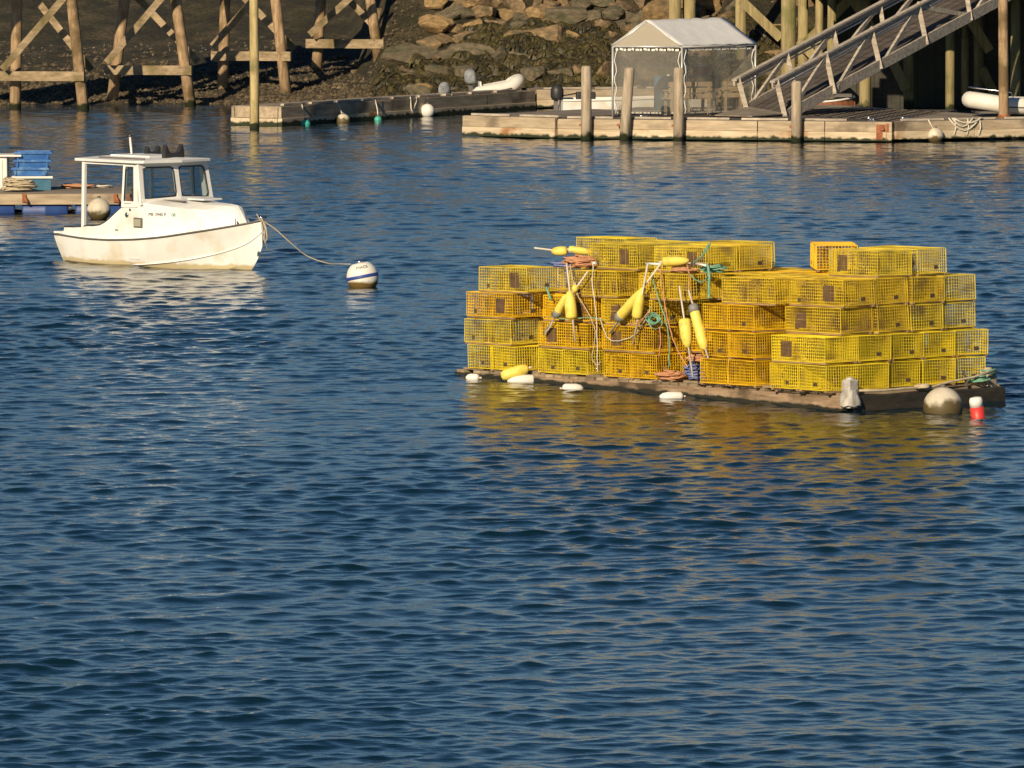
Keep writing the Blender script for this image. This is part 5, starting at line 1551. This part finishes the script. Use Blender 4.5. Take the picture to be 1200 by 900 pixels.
hang('hanging_rope', 'loop of green rope standing up above the wall top', [(812, 308), (822, 300), (830, 287), (832, 285), (829, 292), (820, 303)], .012, 'rope_g', -.1)
hang('hanging_rope', 'white cord with an eye hanging straight down beside the plump buoy', [(694, 308), (695, 315), (694, 330), (697, 352), (699, 380), (700, 410), (700, 437)], .010, 'rope_w')
hang('hanging_rope', 'tan cord looping low between the bottom layer crosswise traps', [(668, 310), (672, 330), (678, 348), (690, 368), (697, 385), (696, 405), (694, 420), (700, 428), (704, 424)], .009, 'rope_t')
hang('hanging_rope', 'green cord slung level between the two buoy pairs', [(645, 371), (665, 374), (690, 372), (706, 375)], .010, 'rope_g', .08)
hang('hanging_rope', 'dark green strap slanting across the third layer at the far corner', [(640, 336), (646, 352)], .02, 'rope_g', .05)
hang('hanging_rope', 'white cord trailing from the slim grey tipped buoy', [(651, 371), (645, 382), (638, 392)], .010, 'rope_w', .1)
hang('hanging_rope', 'curving white cord below the long slanting buoy', [(703, 372), (708, 388), (715, 398), (728, 399), (745, 391), (758, 372), (762, 360)], .008, 'rope_w', .08)
hang('hanging_rope', 'long orange cord falling from the wall top to the orange coil', [(773, 311), (776, 340), (782, 372), (788, 395), (798, 418), (806, 430)], .011, 'rope_o')
hang('hanging_rope', 'green cord slanting from the middle pair to the orange coil', [(762, 318), (770, 345), (780, 375), (784, 400), (784, 430)], .011, 'rope_g', .07)
hang('hanging_rope', 'orange cord hanging straight below the green rope hank', [(773, 383), (774, 400), (772, 418)], .012, 'rope_o', .1)
hang('hanging_rope', 'orange cord running down to the long double buoy', [(805, 310), (808, 325), (809, 345), (812, 356)], .009, 'rope_o', .1)
hang('hanging_rope', 'thick pale green rope hanging from the wall top behind the double buoy', [(829, 309), (831, 320), (831, 335), (831, 350)], .024, 'rope_g', .07)
hang('hanging_rope', 'thin green cord looping under the lying buoy', [(806, 318), (815, 328), (824, 330), (830, 322)], .009, 'rope_g', .08)
hang('hanging_rope', 'orange cord tied round the feet of the middle buoy pair', [(733, 382), (740, 379), (748, 377), (756, 371), (760, 364), (752, 376), (744, 381)], .009, 'rope_o', .18)
for (px, py, lab) in ((694, 308, 'white shackle on the wall edge above the straight white cord'), (757, 309, 'white plastic pipe lying on the wall edge between the buoy pairs')):
    a = wallp(px, py, .03)
    mb = MB(); c = wallp(px + (16 if px > 700 else 4), py + .5, .03); mb.tube([a, c], .017, 8)
    o = mb.build('pipe_piece', M['white'], None, loc=a); tag(o, lab, 'pipe')
a = wallp(816, 309, .03); c = wallp(832, 312, .03); mb = MB(); mb.tube([a, c], .016, 8)
tag(mb.build('pipe_piece', M['white'], None, loc=a), 'white plastic pipe lying on the wall edge beside the green rope', 'pipe')
nn = -NF
rope_pile('rope_hank', 'green rope hank hanging in the middle of the front wall', wallp(768, 375, .08), .15, .06, 'rope_g', 13, .009, 21, vertical=True, nrm=NF).scale = (1, 1, .55)
cz_ = DK + .015
rope_pile('rope_coil', 'orange rope coil lying on the deck in the gap of the front wall', raftp(.10, v_for(787, .1, 0), cz_), .20, .13, 'rope_o', 20, .0095, 22)
rope_pile('rope_coil', 'blue rope coil heaped on the deck in the gap of the front wall', raftp(.06, v_for(813, .06, 0), cz_), .13, .30, 'rope_b', 20, .0095, 23)
rope_pile('rope_coil', 'small orange rope coil draped over the top of the blue coil', raftp(.05, v_for(814, .05, 0), cz_ + .26), .12, .10, 'rope_o', 9, .0095, 24)
# rope along end edge
ed = [raftp(u_, -.07, DK + z_) for u_, z_ in ((.05, .03), (.5, .01), (1.0, .02), (1.25, .0), (1.6, .06), (2.0, .10), (2.4, .17))]
mb = MB(); mb.tube(ed, .016, 6); tag(mb.build('edge_rope', M['rope_t'], None, loc=ed[0]), 'tan rope stretched between the two bollards along the raft end', 'rope')
rope_pile('rope_knot', 'lump of tan rope knotted above the big weathered ball', raftp(1.18, -.04, DK), .09, .05, 'rope_t', 9, .014, 31)
rope_pile('rope_knot', 'tangle of green cord in front of the bare grey bollard', raftp(2.15, .0, DK + .03), .13, .09, 'rope_g', 9, .010, 32)
MBs = MB(); MBs.bar(raftp(1.93, -.05, DK), raftp(1.88, -.05, DK + .2), .03, .02)
tag(MBs.build('deck_spike', M['darkgrey'], None, loc=raftp(1.93, -.05, DK)), 'short dark iron spike standing at the raft edge by the green tangle', 'spike')

# --- floats around the raft
ball_float('raft_ball', 'big weathered ball buoy pressed against the dark end of the trap raft', 1105, 483.5, .245, 'bigball', .36, None)
p = PZ(1146, 488)
t = thing('channel_buoy', 'red and white can buoy tilted in the water off the trap raft', 'buoy', (p.x, p.y, 0), rot=(R(4), R(-8), 0))
MB().lathe([(0.001, -.14), (.075, -.12), (.085, -.08), (.085, .12)], n=18).build('red_body', M['red'], t)
MB().lathe([(.083, .12), (.083, .2), (.07, .232), (.03, .24), (0.001, .24)], n=18).build('white_cap', M['white'], t)
def lying_float(label, px, py, L_, r_, mat, ang, z_=.0, second=None, rx=0):
    p = PZ(px, py); t = thing('foam_float', label, 'float', (p.x, p.y, z_), 0, 'foam floats along the water line of the trap raft', rot=(0, 0, ang))
    pr = [(0.001, -L_ / 2), (r_ * .7, -L_ / 2 + .01), (r_, -L_ / 2 + .04), (r_, L_ * .15), (r_ * .75, L_ * .38), (r_ * .3, L_ / 2), (0.001, L_ / 2 + .005)]
    MB().lathe(pr, (0, 0, .02), (1, 0, 0), 16).build('body', M[mat], t)
    MB().tube([(-L_ / 2 - .03, 0, .02), (-L_ / 2, 0, .02)], .015, 6).build('eye', M['stick'], t)
lying_float('small white foam float, outermost past the far corner of the raft', 554, 444.5, .18, .055, 'white', R(170))
lying_float('white foam float under the bright yellow crosswise traps', 671, 457, .27, .062, 'white', R(5))
lying_float('white foam float nearest the coiled blue rope', 787, 466.5, .30, .060, 'white', R(188))
lying_float('white foam float lying half under the larger yellow one', 611, 447.5, .36, .075, 'white', R(185), .0)
p = PZ(604, 448)
t = thing('foam_float', 'larger yellow foam float tilted on top of a white one by the raft', 'float', (p.x, p.y + .08, .105), 0, 'foam floats along the water line of the trap raft', rot=(0, R(-17), R(5)))
MB().lathe([(0.001, -.19), (.05, -.18), (.075, -.13), (.078, .06), (.06, .15), (.02, .19), (0.001, .195)], (0, 0, .02), (1, 0, 0), 16).build('body', M['yb'], t)
MB().tube([(.19, 0, .02), (.23, 0, .02)], .014, 6).build('eye', M['stick'], t)
print('objects', len(bpy.data.objects), 'traps', len(placed))
